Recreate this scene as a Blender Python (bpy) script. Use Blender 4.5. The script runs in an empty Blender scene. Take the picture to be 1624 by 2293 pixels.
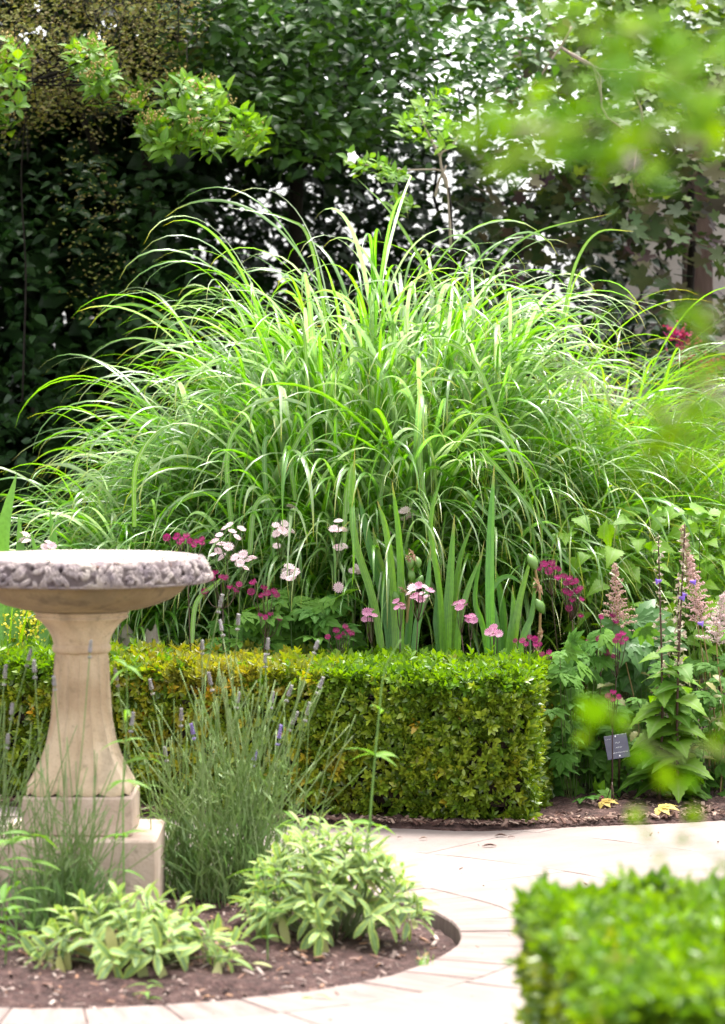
import bpy, math, random
import numpy as np
from mathutils import Matrix, Vector

# ------------------------------------------------------------------ camera, sky, sun, exposure
scene = bpy.context.scene
CAM_H, FPX, HOR = 1.42, 7400.0, 850.0          # eye height (m); focal length and horizon in units of a 1624 x 2293 picture
cam = bpy.data.cameras.new('camera')
cam_o = bpy.data.objects.new('camera', cam)
scene.collection.objects.link(cam_o)
cam_o.location = (0, 0, CAM_H)
cam_o.rotation_euler = (math.radians(90), 0, 0)
cam.sensor_fit = 'VERTICAL'
cam.sensor_height = 36.0
cam.sensor_width = 25.5
cam.lens = 36.0 * FPX / 2293.0
cam.shift_y = -(1146.5 - HOR) / 2293.0
cam.clip_start = 0.1
cam.clip_end = 600
cam.dof.use_dof = True
cam.dof.focus_distance = 10.9
cam.dof.aperture_fstop = 4.0
cam.dof.aperture_blades = 9
scene.camera = cam_o

SUN_EL, SUN_AZ = math.radians(70), math.radians(20)    # azimuth measured from +Y (away from the camera) towards +X
world = bpy.data.worlds.new('World')
scene.world = world
world.use_nodes = True
nt = world.node_tree
nt.nodes.clear()
out = nt.nodes.new('ShaderNodeOutputWorld')
bg = nt.nodes.new('ShaderNodeBackground')
sky = nt.nodes.new('ShaderNodeTexSky')
sky.sky_type = 'NISHITA'
sky.sun_disc = False
sky.sun_elevation = SUN_EL
sky.sun_rotation = SUN_AZ
sky.dust_density = 4.0
sky.air_density = 1.0
hsv = nt.nodes.new('ShaderNodeHueSaturation')       # a thin even overcast: most of the blue is gone
hsv.inputs['Saturation'].default_value = 0.16
nt.links.new(sky.outputs[0], hsv.inputs['Color'])
nt.links.new(hsv.outputs[0], bg.inputs['Color'])
bg.inputs['Strength'].default_value = 0.15
nt.links.new(bg.outputs[0], out.inputs[0])

sun = bpy.data.lights.new('sun', 'SUN')
sun.energy = 2.0
sun.angle = math.radians(16)
sun.color = (1.0, 0.965, 0.91)
sun_o = bpy.data.objects.new('sun', sun)
scene.collection.objects.link(sun_o)
sd = Vector((math.sin(SUN_AZ) * math.cos(SUN_EL), math.cos(SUN_AZ) * math.cos(SUN_EL), math.sin(SUN_EL)))
sun_o.rotation_euler = sd.to_track_quat('Z', 'Y').to_euler()
sun_o.location = (0, 0, 12)

scene.view_settings.view_transform = 'Standard'
scene.view_settings.look = 'None'
scene.view_settings.gamma = 1.0
scene.view_settings.use_curve_mapping = False
scene.view_settings.exposure = 2.18
scene.render.engine = 'CYCLES'
cy = scene.cycles
cy.max_bounces = 7
cy.diffuse_bounces = 4
cy.glossy_bounces = 2
cy.transmission_bounces = 4
cy.transparent_max_bounces = 4
cy.caustics_reflective = False
cy.caustics_refractive = False
cy.use_denoising = True

# ------------------------------------------------------------------ helpers
rng = np.random.default_rng(11)
COL = scene.collection
WL = {}                                             # world location of every thing and part that carries others


def at(x, y, D):
    """a point of the 1624 x 2293 picture at distance D -> place in the garden"""
    return np.array([(x - 812.0) * D / FPX, D, CAM_H - (y - HOR) * D / FPX])


def gnd(x, y):
    """the ground point seen at x, y"""
    D = FPX * CAM_H / (y - HOR)
    return np.array([(x - 812.0) * D / FPX, D, 0.0])


def nrm(v):
    v = np.asarray(v, float)
    return v / np.maximum(np.linalg.norm(v, axis=-1, keepdims=True), 1e-9)


def tag(o, label=None, cat=None, group=None, kind=None):
    if label: o['label'] = label
    if cat: o['category'] = cat
    if group: o['group'] = group
    if kind: o['kind'] = kind
    return o


def thing(name, loc, label, cat, group=None):
    o = bpy.data.objects.new(name, None)
    o.empty_display_size = 0.05
    COL.objects.link(o)
    o.location = [float(c) for c in loc]
    WL[o] = np.array(loc, float)
    return tag(o, label, cat, group)


class MB:
    """collects numpy geometry and links it as ONE mesh object"""
    def __init__(self):
        self.V, self.L, self.S, self.R, self.U, self.n = [], [], [], [], [], 0

    def raw(self, V, F, rnd=0.5, luv=None):
        V = np.asarray(V, float).reshape(-1, 3)
        k = len(V)
        self.V.append(V)
        self.R.append(np.broadcast_to(np.asarray(rnd, float), (k,)))
        self.U.append(np.zeros((k, 3)) if luv is None else np.asarray(luv, float).reshape(-1, 3))
        if isinstance(F, np.ndarray):
            self.L.append((F + self.n).ravel())
            self.S.append(np.full(len(F), F.shape[1]))
        else:
            self.L.append(np.array([i for f in F for i in f]) + self.n)
            self.S.append(np.array([len(f) for f in F]))
        self.n += k

    def inst(self, T, M, pos, rnd=None, tint=None):
        """many copies of the template T under 3x3 matrices M at pos"""
        V, F, U = T
        N, k = len(pos), len(V)
        if N == 0: return
        W_ = np.einsum('nij,kj->nki', M, V) + np.asarray(pos)[:, None, :]
        if rnd is None: rnd = rng.random(N)
        U_ = np.broadcast_to(U, (N, k, 3)).copy()
        if tint is not None: U_[:, :, 2] = np.asarray(tint)[:, None]
        sizes = np.array([len(f) for f in F])
        fl = np.array([i for f in F for i in f])
        self.V.append(W_.reshape(-1, 3))
        self.R.append(np.repeat(rnd, k))
        self.U.append(U_.reshape(-1, 3))
        self.L.append((fl[None, :] + (np.arange(N) * k)[:, None] + self.n).ravel())
        self.S.append(np.tile(sizes, N))
        self.n += N * k

    def ribbons(self, P, Wd, side, nor, fold=0.25, rnd=None, tint=0.0):
        """N blades: P (N,S,3) centre lines, Wd (N,S) half widths"""
        N, S = P.shape[:2]
        a = P - side * Wd[..., None] + nor * (fold * Wd)[..., None]
        b = P + side * Wd[..., None] + nor * (fold * Wd)[..., None]
        V = np.stack([a, P, b], 2).reshape(-1, 3)
        u = np.linspace(0, 1, S)
        U = np.zeros((N, S, 3, 3))
        U[..., 0] = u[None, :, None]
        U[..., 1] = np.array([-1, 0, 1])[None, None, :]
        U[..., 2] = np.asarray(tint).reshape(-1, 1, 1) if np.ndim(tint) else tint
        i = np.arange(S - 1)[:, None] * 3
        q = np.concatenate([i + np.array([[0, 1, 4, 3]]), i + np.array([[1, 2, 5, 4]])])
        F = (q[None] + (np.arange(N) * S * 3)[:, None, None]).reshape(-1, 4)
        if rnd is None: rnd = rng.random(N)
        self.raw(V, F, np.repeat(rnd, S * 3), U)

    def tube(self, P, R, n=5, rnd=None, caps=True):
        P = np.asarray(P, float)
        S = len(P)
        R = np.broadcast_to(np.asarray(R, float), (S,))
        T = nrm(np.gradient(P, axis=0))
        ref = np.array([1.0, 0.13, 0.07]) if abs(T[0][0]) < 0.8 else np.array([0.1, 1.0, 0.05])
        s = nrm(np.cross(T, ref))
        b = np.cross(T, s)
        a = np.arange(n) * 2 * np.pi / n
        V = P[:, None] + R[:, None, None] * (np.cos(a)[None, :, None] * s[:, None] + np.sin(a)[None, :, None] * b[:, None])
        j = np.arange(n)
        q = np.stack([j, (j + 1) % n, (j + 1) % n + n, j + n], 1)
        F = (q[None] + (np.arange(S - 1) * n)[:, None, None]).reshape(-1, 4)
        U = np.zeros((S, n, 3))
        U[..., 0] = np.linspace(0, 1, S)[:, None]
        r = rng.random() if rnd is None else rnd
        FF = [tuple(f) for f in F]
        if caps: FF += [tuple(range(n))[::-1], tuple(range((S - 1) * n, S * n))]
        self.raw(V.reshape(-1, 3), FF, r, U)

    def lathe(self, prof, n=48, c=(0, 0, 0)):
        prof = np.asarray(prof, float)
        S = len(prof)
        a = np.arange(n) * 2 * np.pi / n
        V = np.stack([prof[:, None, 0] * np.cos(a), prof[:, None, 0] * np.sin(a),
                      np.broadcast_to(prof[:, None, 1], (S, n))], -1) + np.asarray(c)
        j = np.arange(n)
        q = np.stack([j, (j + 1) % n, (j + 1) % n + n, j + n], 1)
        F = (q[None] + (np.arange(S - 1) * n)[:, None, None]).reshape(-1, 4)
        self.raw(V.reshape(-1, 3), F)

    def box(self, lo, hi, bev=0.0):
        (x0, y0, z0), (x1, y1, z1) = lo, hi
        b = bev
        rings = [(b, z0), (0, z0 + b), (0, z1 - b), (b, z1)] if b else [(0, z0), (0, z1)]
        V = []
        for (i, z) in rings:
            c = b * 0.6
            X0, X1, Y0, Y1 = x0 + i, x1 - i, y0 + i, y1 - i
            V += [(X0 + c, Y0, z), (X1 - c, Y0, z), (X1, Y0 + c, z), (X1, Y1 - c, z),
                  (X1 - c, Y1, z), (X0 + c, Y1, z), (X0, Y1 - c, z), (X0, Y0 + c, z)]
        F = []
        for k in range(len(rings) - 1):
            for j in range(8):
                F.append((k * 8 + j, k * 8 + (j + 1) % 8, k * 8 + 8 + (j + 1) % 8, k * 8 + 8 + j))
        F += [tuple(range(8))[::-1], tuple(range(8 * (len(rings) - 1), 8 * len(rings)))]
        self.raw(V, F)

    def mesh(self, name, mat, origin=(0, 0, 0), smooth=True):
        V = np.concatenate(self.V) - np.asarray(origin, float)
        L = np.concatenate(self.L).astype(np.int32)
        S = np.concatenate(self.S).astype(np.int32)
        me = bpy.data.meshes.new(name)
        me.vertices.add(len(V)); me.vertices.foreach_set('co', V.astype(np.float32).ravel())
        me.loops.add(len(L)); me.loops.foreach_set('vertex_index', L)
        me.polygons.add(len(S))
        st = np.concatenate([[0], np.cumsum(S)[:-1]]).astype(np.int32)
        me.polygons.foreach_set('loop_start', st)
        me.polygons.foreach_set('use_smooth', np.full(len(S), smooth))
        a = me.attributes.new('rnd', 'FLOAT', 'POINT')
        a.data.foreach_set('value', np.concatenate(self.R).astype(np.float32))
        a = me.attributes.new('luv', 'FLOAT_VECTOR', 'POINT')
        a.data.foreach_set('vector', np.concatenate(self.U).astype(np.float32).ravel())
        me.update(calc_edges=True)
        me.materials.append(mat)
        return me

    def build(self, name, mat, parent=None, smooth=True, origin=None, kind=None):
        o0 = np.array(WL[parent]) if parent is not None else np.zeros(3)
        org = o0 if origin is None else np.asarray(origin, float)
        o = bpy.data.objects.new(name, self.mesh(name, mat, org, smooth))
        COL.objects.link(o)
        o.location = [float(c) for c in (org - o0)]
        if parent is not None: o.parent = parent
        WL[o] = org
        if kind: o['kind'] = kind
        return o


def put(name, me, parent, pos, M=None):
    """a part that shares its mesh"""
    o = bpy.data.objects.new(name, me)
    COL.objects.link(o)
    o.parent = parent
    l = np.asarray(pos, float) - WL[parent]
    m = Matrix.Identity(4)
    if M is not None:
        for i in range(3):
            for j in range(3): m[i][j] = float(M[i][j])
    m.translation = [float(c) for c in l]
    o.matrix_basis = m
    WL[o] = np.asarray(pos, float)
    return o


def frames(t, up, sc):
    """matrices whose Y axis runs along t and whose Z axis is as near up as it can be"""
    t = nrm(t)
    s = nrm(np.cross(t, up))
    n = np.cross(s, t)
    return np.stack([s, t, n], -1) * np.asarray(sc, float).reshape(-1, 1, 1)


def one(t, up, sc=1.0):
    return frames(np.array([t], float), np.array([up], float), [sc])[0]


def rand_dirs(n, z=0.0, zs=0.5):
    a = rng.random(n) * 2 * np.pi
    return nrm(np.stack([np.cos(a), np.sin(a), rng.normal(z, zs, n)], -1))


def leaf_T(nseg=4, w=0.32, prof=None, fold=0.3, droop=0.25, serr=0, stalk=0.0):
    """leaf of length 1 along +Y"""
    if serr:
        u = np.linspace(0, 1, nseg * 2 + 1)
    else:
        u = np.linspace(0, 1, nseg + 1)
    p = (np.sin(np.pi * u ** 0.8) ** 0.9 if prof is None else prof(u)) * w
    p = np.maximum(p, 0.012)
    if serr: p = p * np.where(np.arange(len(u)) % 2 == 1, 1.0 + serr, 1.0 - serr * 0.6)
    V, U = [], []
    for ui, pi in zip(u, p):
        z = -droop * ui ** 2
        y = stalk + ui * (1 - stalk)
        off = -0.04 if serr else 0
        V += [(-pi, y + off, z + fold * pi), (0, y, z), (pi, y + off, z + fold * pi)]
        U += [(ui, -1, 0), (ui, 0, 0), (ui, 1, 0)]
    F = []
    for i in range(len(u) - 1):
        k = i * 3
        F += [(k, k + 1, k + 4, k + 3), (k + 1, k + 2, k + 5, k + 4)]
    if stalk:
        k = len(V)
        V += [(-0.012, 0, 0), (0.012, 0, 0), (0.012, stalk + 0.03, 0), (-0.012, stalk + 0.03, 0)]
        U += [(0, 0, 0)] * 4
        F.append((k, k + 1, k + 2, k + 3))
    return np.array(V, float), F, np.array(U, float)


def dia_T(w=0.3, fold=0.25):
    V = [(0, 0, 0), (-w, 0.5, fold * w), (0, 0.52, -0.02), (w, 0.5, fold * w), (0, 1, -0.1)]
    U = [(0, 0, 0), (.5, -1, 0), (.5, 0, 0), (.5, 1, 0), (1, 0, 0)]
    return np.array(V, float), [(0, 2, 1), (0, 3, 2), (1, 2, 4), (2, 3, 4)], np.array(U, float)


def lobed_T(lobes=5, depth=0.3, teeth=0.06, cup=0.12):
    """broad lobed leaf, stalk at the origin, length about 1"""
    n = lobes * 6 + 1
    th = np.linspace(-2.45, 2.45, n)
    k = np.abs(np.cos(th * lobes / 2 * 0.8))
    r = 0.58 * (1 - depth + depth * k ** 0.8) * (1 + 0.12 * np.cos(th)) + teeth * (np.arange(n) % 2) * 0.5
    V = [(0, 0.33, -0.03)] + [(math.sin(t) * q, 0.33 + math.cos(t) * q, cup * q * q * 2 - 0.15 * max(0, math.cos(t) * q)) for t, q in zip(th, r)]
    V.append((0, 0.02, 0))
    U = [(0.4, 0, 0)] + [(0.5 + 0.5 * math.cos(t), 1 if i % 6 != 3 else 0.1, 0) for i, t in enumerate(th)] + [(0, 0, 0)]
    F = [(0, i + 1, i) for i in range(1, n)] + [(0, n + 1, n), (0, 1, n + 1)]
    return np.array(V, float), F, np.array(U, float)


def join_T(parts):
    """several templates under matrices and offsets make one template"""
    V, F, U, n = [], [], [], 0
    for (T, M, p) in parts:
        V.append(T[0] @ np.asarray(M).T + np.asarray(p)); U.append(T[2])
        F += [tuple(i + n for i in f) for f in T[1]]
        n += len(T[0])
    return np.concatenate(V), F, np.concatenate(U)


def curve(pts, n=12):
    """smooth line through points"""
    pts = np.asarray(pts, float)
    if len(pts) == 2:
        return pts[0] + (pts[1] - pts[0]) * np.linspace(0, 1, n)[:, None]
    P = np.vstack([2 * pts[0] - pts[1], pts, 2 * pts[-1] - pts[-2]])
    t = np.linspace(0, len(pts) - 1 - 1e-6, n)
    i = t.astype(int); f = (t - i)[:, None]
    a, b, c, d = P[i], P[i + 1], P[i + 2], P[i + 3]
    return 0.5 * (2 * b + (c - a) * f + (2 * a - 5 * b + 4 * c - d) * f ** 2 + (3 * b - a - 3 * c + d) * f ** 3)


def inside(poly, x, y):
    poly = np.asarray(poly, float)
    r = np.zeros(len(x), bool)
    j = len(poly) - 1
    for i in range(len(poly)):
        xi, yi = poly[i]; xj, yj = poly[j]
        c = ((yi > y) != (yj > y)) & (x < (xj - xi) * (y - yi) / (yj - yi + 1e-12) + xi)
        r ^= c
        j = i
    return r


def cloud(poly, D0, D1, n):
    """n points through a volume whose outline is poly"""
    poly = np.asarray(poly, float)
    lo, hi = poly.min(0), poly.max(0)
    X, Y = [], []
    m = 0
    while m < n:
        x = lo[0] + rng.random(n * 2) * (hi[0] - lo[0]); y = lo[1] + rng.random(n * 2) * (hi[1] - lo[1])
        k = inside(poly, x, y)
        X.append(x[k]); Y.append(y[k]); m += k.sum()
    x, y = np.concatenate(X)[:n], np.concatenate(Y)[:n]
    D = D0 + rng.random(n) * (D1 - D0)
    return np.stack([(x - 812) * D / FPX, D, CAM_H - (y - HOR) * D / FPX], -1)


def vnoise(P, s, seed=0):
    """cheap smooth value noise in about -1..1"""
    P = np.asarray(P, float) * s
    r = np.random.default_rng(seed)
    o = np.zeros(P.shape[:-1])
    for k in range(5):
        d = r.normal(0, 1, 3); ph = r.random() * 6.28
        o += np.sin(P @ (d * (0.7 + 0.5 * k)) * 2.2 + ph) / (1 + 0.4 * k)
    return o / 2.4


# ------------------------------------------------------------------ materials
def mat(name):
    m = bpy.data.materials.new(name)
    m.use_nodes = True
    m.node_tree.nodes.clear()
    return m, m.node_tree


class NT:
    def __init__(s, nt): s.nt = nt

    def n(s, typ, **kw):
        o = s.nt.nodes.new(typ)
        for k, v in kw.items():
            if k.startswith('i_'): o.inputs[k[2:].replace('_', ' ')].default_value = v
            else: setattr(o, k, v)
        return o

    def l(s, a, b): s.nt.links.new(a, b)

    def math(s, op, a, b=None):
        o = s.nt.nodes.new('ShaderNodeMath'); o.operation = op
        for i, v in enumerate((a, b)):
            if v is None: continue
            if isinstance(v, (int, float)): o.inputs[i].default_value = v
            else: s.l(v, o.inputs[i])
        return o.outputs[0]

    def mix(s, f, a, b, typ='MIX'):
        o = s.nt.nodes.new('ShaderNodeMix'); o.data_type = 'RGBA'; o.blend_type = typ
        for i, v in ((0, f), (6, a), (7, b)):
            if isinstance(v, (int, float)): o.inputs[i].default_value = v
            elif isinstance(v, tuple): o.inputs[i].default_value = (*v[:3], 1)
            else: s.l(v, o.inputs[i])
        return o.outputs[2]

    def ramp(s, f, stops):
        o = s.nt.nodes.new('ShaderNodeValToRGB')
        e = o.color_ramp.elements
        while len(e) < len(stops): e.new(0.5)
        for i, (p, c) in enumerate(stops):
            e[i].position = p; e[i].color = (*c, 1)
        s.l(f, o.inputs[0])
        return o.outputs[0]

    def noise(s, scale, detail=3, co=None, rough=0.55, stretch=None):
        o = s.n('ShaderNodeTexNoise'); o.inputs['Scale'].default_value = scale
        o.inputs['Detail'].default_value = detail; o.inputs['Roughness'].default_value = rough
        c = s.n('ShaderNodeTexCoord').outputs['Object'] if co is None else co
        if stretch:
            mp = s.n('ShaderNodeMapping'); mp.inputs['Scale'].default_value = stretch
            s.l(c, mp.inputs[0]); c = mp.outputs[0]
        s.l(c, o.inputs['Vector'])
        return o.outputs[0]


def even(cols):
    k = len(cols)
    return [(i / max(k - 1, 1), c) for i, c in enumerate(cols)]


def leafmat(name, cols, trans=0.35, rough=0.42, spec=0.5, tip=None, tip_at=0.7, rib=None, margin=None, m_at=0.5,
            tint=None, tcol=1.35, blotch=None, vein=0.0):
    m, t = mat(name); N = NT(t)
    a = N.n('ShaderNodeAttribute', attribute_name='rnd')
    oi = N.n('ShaderNodeObjectInfo')
    r = N.math('FRACT', N.math('ADD', a.outputs['Fac'], oi.outputs['Random']))
    c = N.ramp(r, even(cols))
    uv = N.n('ShaderNodeAttribute', attribute_name='luv')
    sp = N.n('ShaderNodeSeparateXYZ'); N.l(uv.outputs['Vector'], sp.inputs[0])
    u, v, w = sp.outputs
    av = N.math('ABSOLUTE', v)
    if tint: c = N.mix(w, c, N.ramp(r, even(tint)))
    nz = N.noise(70, 2)
    if margin:
        f = N.math('MULTIPLY', N.math('SUBTRACT', N.math('ADD', av, N.math('MULTIPLY', nz, 0.9)), m_at + 0.35), 4.0)
        cl = N.n('ShaderNodeClamp'); N.l(f, cl.inputs[0])
        c = N.mix(cl.outputs[0], c, margin)
    if rib:
        f = N.math('SUBTRACT', 1.0, N.math('MULTIPLY', av, 5.0))
        cl = N.n('ShaderNodeClamp'); N.l(f, cl.inputs[0])
        c = N.mix(N.math('MULTIPLY', cl.outputs[0], 0.7), c, rib)
    if tip:
        f = N.math('MULTIPLY', N.math('SUBTRACT', u, tip_at), 1.0 / (1.0 - tip_at))
        cl = N.n('ShaderNodeClamp'); N.l(f, cl.inputs[0])
        c = N.mix(N.math('MULTIPLY', cl.outputs[0], N.math('GREATER_THAN', r, 0.35)), c, tip)
    if vein:
        f = N.math('MULTIPLY', N.math('ADD', N.math('SINE', N.math('MULTIPLY', v, 16.0)), 1.0), .5)
        f = N.math('MULTIPLY', f, N.noise(9, 2, stretch=(1, 1, .15)))
        c = N.mix(N.math('MULTIPLY', f, vein), c, N.mix(1.0, c, (2.2, 1.9, 1.2), 'MULTIPLY'))
        c = N.mix(N.math('MULTIPLY', N.math('GREATER_THAN', v, 0.0), vein * .35), c, N.mix(1.0, c, (1.7, 1.5, 1.0), 'MULTIPLY'))
    if blotch:
        f = N.math('GREATER_THAN', N.noise(38, 3), 0.62)
        c = N.mix(N.math('MULTIPLY', f, 0.8), c, blotch)
    c = N.mix(1.0, c, N.ramp(nz, [(0.25, (.82, .82, .82)), (0.75, (1.12, 1.12, 1.12))]), 'MULTIPLY')
    p = N.n('ShaderNodeBsdfPrincipled')
    p.inputs['Roughness'].default_value = rough
    p.inputs['Specular IOR Level'].default_value = spec
    N.l(c, p.inputs['Base Color'])
    tr = N.n('ShaderNodeBsdfTranslucent')
    h = N.n('ShaderNodeHueSaturation'); h.inputs['Value'].default_value = tcol; h.inputs['Saturation'].default_value = 1.12
    h.inputs['Hue'].default_value = 0.492
    N.l(c, h.inputs['Color']); N.l(h.outputs[0], tr.inputs[0])
    mx = N.n('ShaderNodeMixShader'); mx.inputs[0].default_value = trans
    N.l(p.outputs[0], mx.inputs[1]); N.l(tr.outputs[0], mx.inputs[2])
    o = N.n('ShaderNodeOutputMaterial'); N.l(mx.outputs[0], o.inputs[0])
    return m


def solid(name, stops, scale=12, rough=0.8, bump=0.3, bscale=None, spec=0.3, detail=5, stretch=None, second=None, dist=0.01,
          per_object=0.0):
    """noise coloured opaque material; second = (scale, threshold, colour, amount) stains"""
    m, t = mat(name); N = NT(t)
    oi = N.n('ShaderNodeObjectInfo')
    co = N.n('ShaderNodeTexCoord').outputs['Object']
    vm = N.n('ShaderNodeVectorMath'); vm.operation = 'ADD'
    cb = N.n('ShaderNodeCombineXYZ'); N.l(N.math('MULTIPLY', oi.outputs['Random'], 37.0), cb.inputs[0])
    N.l(co, vm.inputs[0]); N.l(cb.outputs[0], vm.inputs[1])
    co = vm.outputs[0]
    c = N.ramp(N.noise(scale, detail, co, stretch=stretch), stops)
    if second:
        for (sc, th, col, am, *stt) in second:
            f = N.ramp(N.noise(sc, 4, co, stretch=stt[0] if stt else None), [(th, (0, 0, 0)), (min(th + 0.13, 1), (1, 1, 1))])
            c = N.mix(N.math('MULTIPLY', f, am), c, col)
    if per_object:
        v = N.math('ADD', 1 - per_object / 2, N.math('MULTIPLY', oi.outputs['Random'], per_object))
        cc = N.n('ShaderNodeCombineColor')
        for i in range(3): N.l(v, cc.inputs[i])
        c = N.mix(1.0, c, cc.outputs[0], 'MULTIPLY')
    p = N.n('ShaderNodeBsdfPrincipled')
    p.inputs['Roughness'].default_value = rough
    p.inputs['Specular IOR Level'].default_value = spec
    N.l(c, p.inputs['Base Color'])
    if bump:
        b = N.n('ShaderNodeBump'); b.inputs['Strength'].default_value = bump; b.inputs['Distance'].default_value = dist
        N.l(N.noise(bscale or scale * 4, 6, co, stretch=stretch), b.inputs['Height'])
        N.l(b.outputs[0], p.inputs['Normal'])
    o = N.n('ShaderNodeOutputMaterial'); N.l(p.outputs[0], o.inputs[0])
    return m


M = {}
M['soil'] = solid('soil', [(.3, (0.021, 0.010, 0.008)), (.55, (0.060, 0.030, 0.026)), (.75, (0.113, 0.067, 0.056))], 45, .95, .9, 90, dist=.02,
                  second=[(140, .66, (0.250, 0.179, 0.146), .8)])
M['mulch'] = solid('mulch', [(.3, (0.020, 0.010, 0.008)), (.55, (0.061, 0.031, 0.025)), (.8, (0.135, 0.081, 0.068))], 30, .95, .9, 60, dist=.02,
                   second=[(90, .66, (0.243, 0.176, 0.149), .7)])
M['ground'] = solid('ground', [(.3, (.03, .035, .015)), (.7, (.08, .08, .04))], 3, .95, .4)
M['mortar'] = solid('mortar', [(.3, (.16, .13, .115)), (.7, (.24, .20, .175))], 30, .95, .4)
M['sett'] = solid('sett', [(.32, (0.136, 0.098, 0.086)), (.5, (0.189, 0.143, 0.127)), (.8, (0.226, 0.181, 0.165))], 5, .85, .35, 30, stretch=(1.0, 6.0, 1.0),
                  second=[(26, .62, (0.166, 0.104, 0.075), .55), (5, .56, (0.136, 0.104, 0.096), .35)], per_object=.16)
M['slab'] = solid('slab', [(.25, (0.156, 0.121, 0.105)), (.5, (0.190, 0.152, 0.136)), (.8, (0.218, 0.180, 0.163))], 4, .85, .3, 40, stretch=(1, 2.2, 1),
                  second=[(3, .58, (0.170, 0.118, 0.104), .6), (60, .66, (0.136, 0.105, 0.094), .35)], per_object=.2)
M['stone'] = solid('stone', [(.25, (0.428, 0.306, 0.197)), (.5, (0.557, 0.424, 0.286)), (.8, (0.674, 0.544, 0.392))], 9,   .88, .8, 150, dist=.004,
                   second=[(14, .50, (0.236, 0.189, 0.130), .42, (1, 1, .18)), (34, .60, (0.153, 0.142, 0.088), .5), (300, .60, (0.083, 0.059, 0.041), .6), (230, .62, (0.189, 0.142, 0.094), .55), (3.2, .57, (0.260, 0.201, 0.130), .5), (6, .56, (0.386, 0.268, 0.169), .45), (60, .64, (0.428, 0.306, 0.203), .35)])
M['plinth_stone'] = solid('plinth_stone', [(.25, (0.433, 0.316, 0.242)), (.5, (0.543, 0.418, 0.333)), (.8, (0.631, 0.510, 0.421))], 9,   .88, .8, 150,
                          dist=.004, second=[(14, .50, (0.236, 0.189, 0.130), .42, (1, 1, .18)), (34, .60, (0.153, 0.142, 0.088), .5), (300, .60, (0.083, 0.059, 0.041), .6), (230, .62, (0.189, 0.142, 0.106), .55), (2.6, .57, (0.236, 0.201, 0.142), .5), (5, .58, (0.415, 0.297, 0.242), .4), (70, .64, (0.375, 0.268, 0.215), .35)])
M['bowl_stone'] = solid('bowl_stone', [(.25, (0.203, 0.143, 0.079)), (.5, (0.291, 0.217, 0.126)), (.8, (0.372, 0.284, 0.174))], 7, .88, .8, 120,
                        dist=.004, second=[(14, .50, (0.216, 0.173, 0.119), .42, (1, 1, .18)), (34, .60, (0.140, 0.130, 0.081), .5), (300, .60, (0.076, 0.054, 0.038), .6), (14, .56, (0.114, 0.081, 0.053), .6)])
M['basin'] = solid('basin', [(.3, (.36, .31, .25)), (.7, (.46, .41, .35))], 12, .85, .4, 90, dist=.004,
                   second=[(9, .62, (.36, .28, .24), .4)])

# ------------------------------------------------------------------ setting: ground, path, beds
BC = np.array([-0.75, 8.47, 0.0])                 # centre of the round bed
BR = 1.0


def edge_D(x):
    """distance of the far edge of the paving seen at picture column x"""
    y = np.interp(x, [-400, 0, 400, 700, 1100, 1300, 1624, 2100], [1782, 1806, 1832, 1846, 1861, 1850, 1836, 1815])
    return FPX * CAM_H / (y - HOR)


XC = np.linspace(-900, 2500, 120)
ED = np.array([edge_D(x) for x in XC])
EX = (XC - 812) * ED / FPX
edge_y = lambda X: np.interp(X, EX, ED)


def grid(x0, x1, y0, y1, nx, ny, zf):
    x, y = np.meshgrid(np.linspace(x0, x1, nx), np.linspace(y0, y1, ny))
    z = zf(x, y)
    V = np.stack([x, y, z], -1).reshape(-1, 3)
    i = np.arange(nx * ny).reshape(ny, nx)
    F = np.stack([i[:-1, :-1], i[:-1, 1:], i[1:, 1:], i[1:, :-1]], -1).reshape(-1, 4)
    return V, F


b = MB(); b.raw(*grid(-250, 250, -200, 400, 12, 12, lambda x, y: 0 * x - 0.12))
tag(b.build('ground', M['ground']), kind='structure')
b = MB(); b.raw(*grid(-4.2, 4.2, 2.0, 12.2, 4, 4, lambda x, y: 0 * x - 0.055))
path = tag(b.build('path', M['mortar']), kind='structure')
WL[path] = np.zeros(3)


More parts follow.
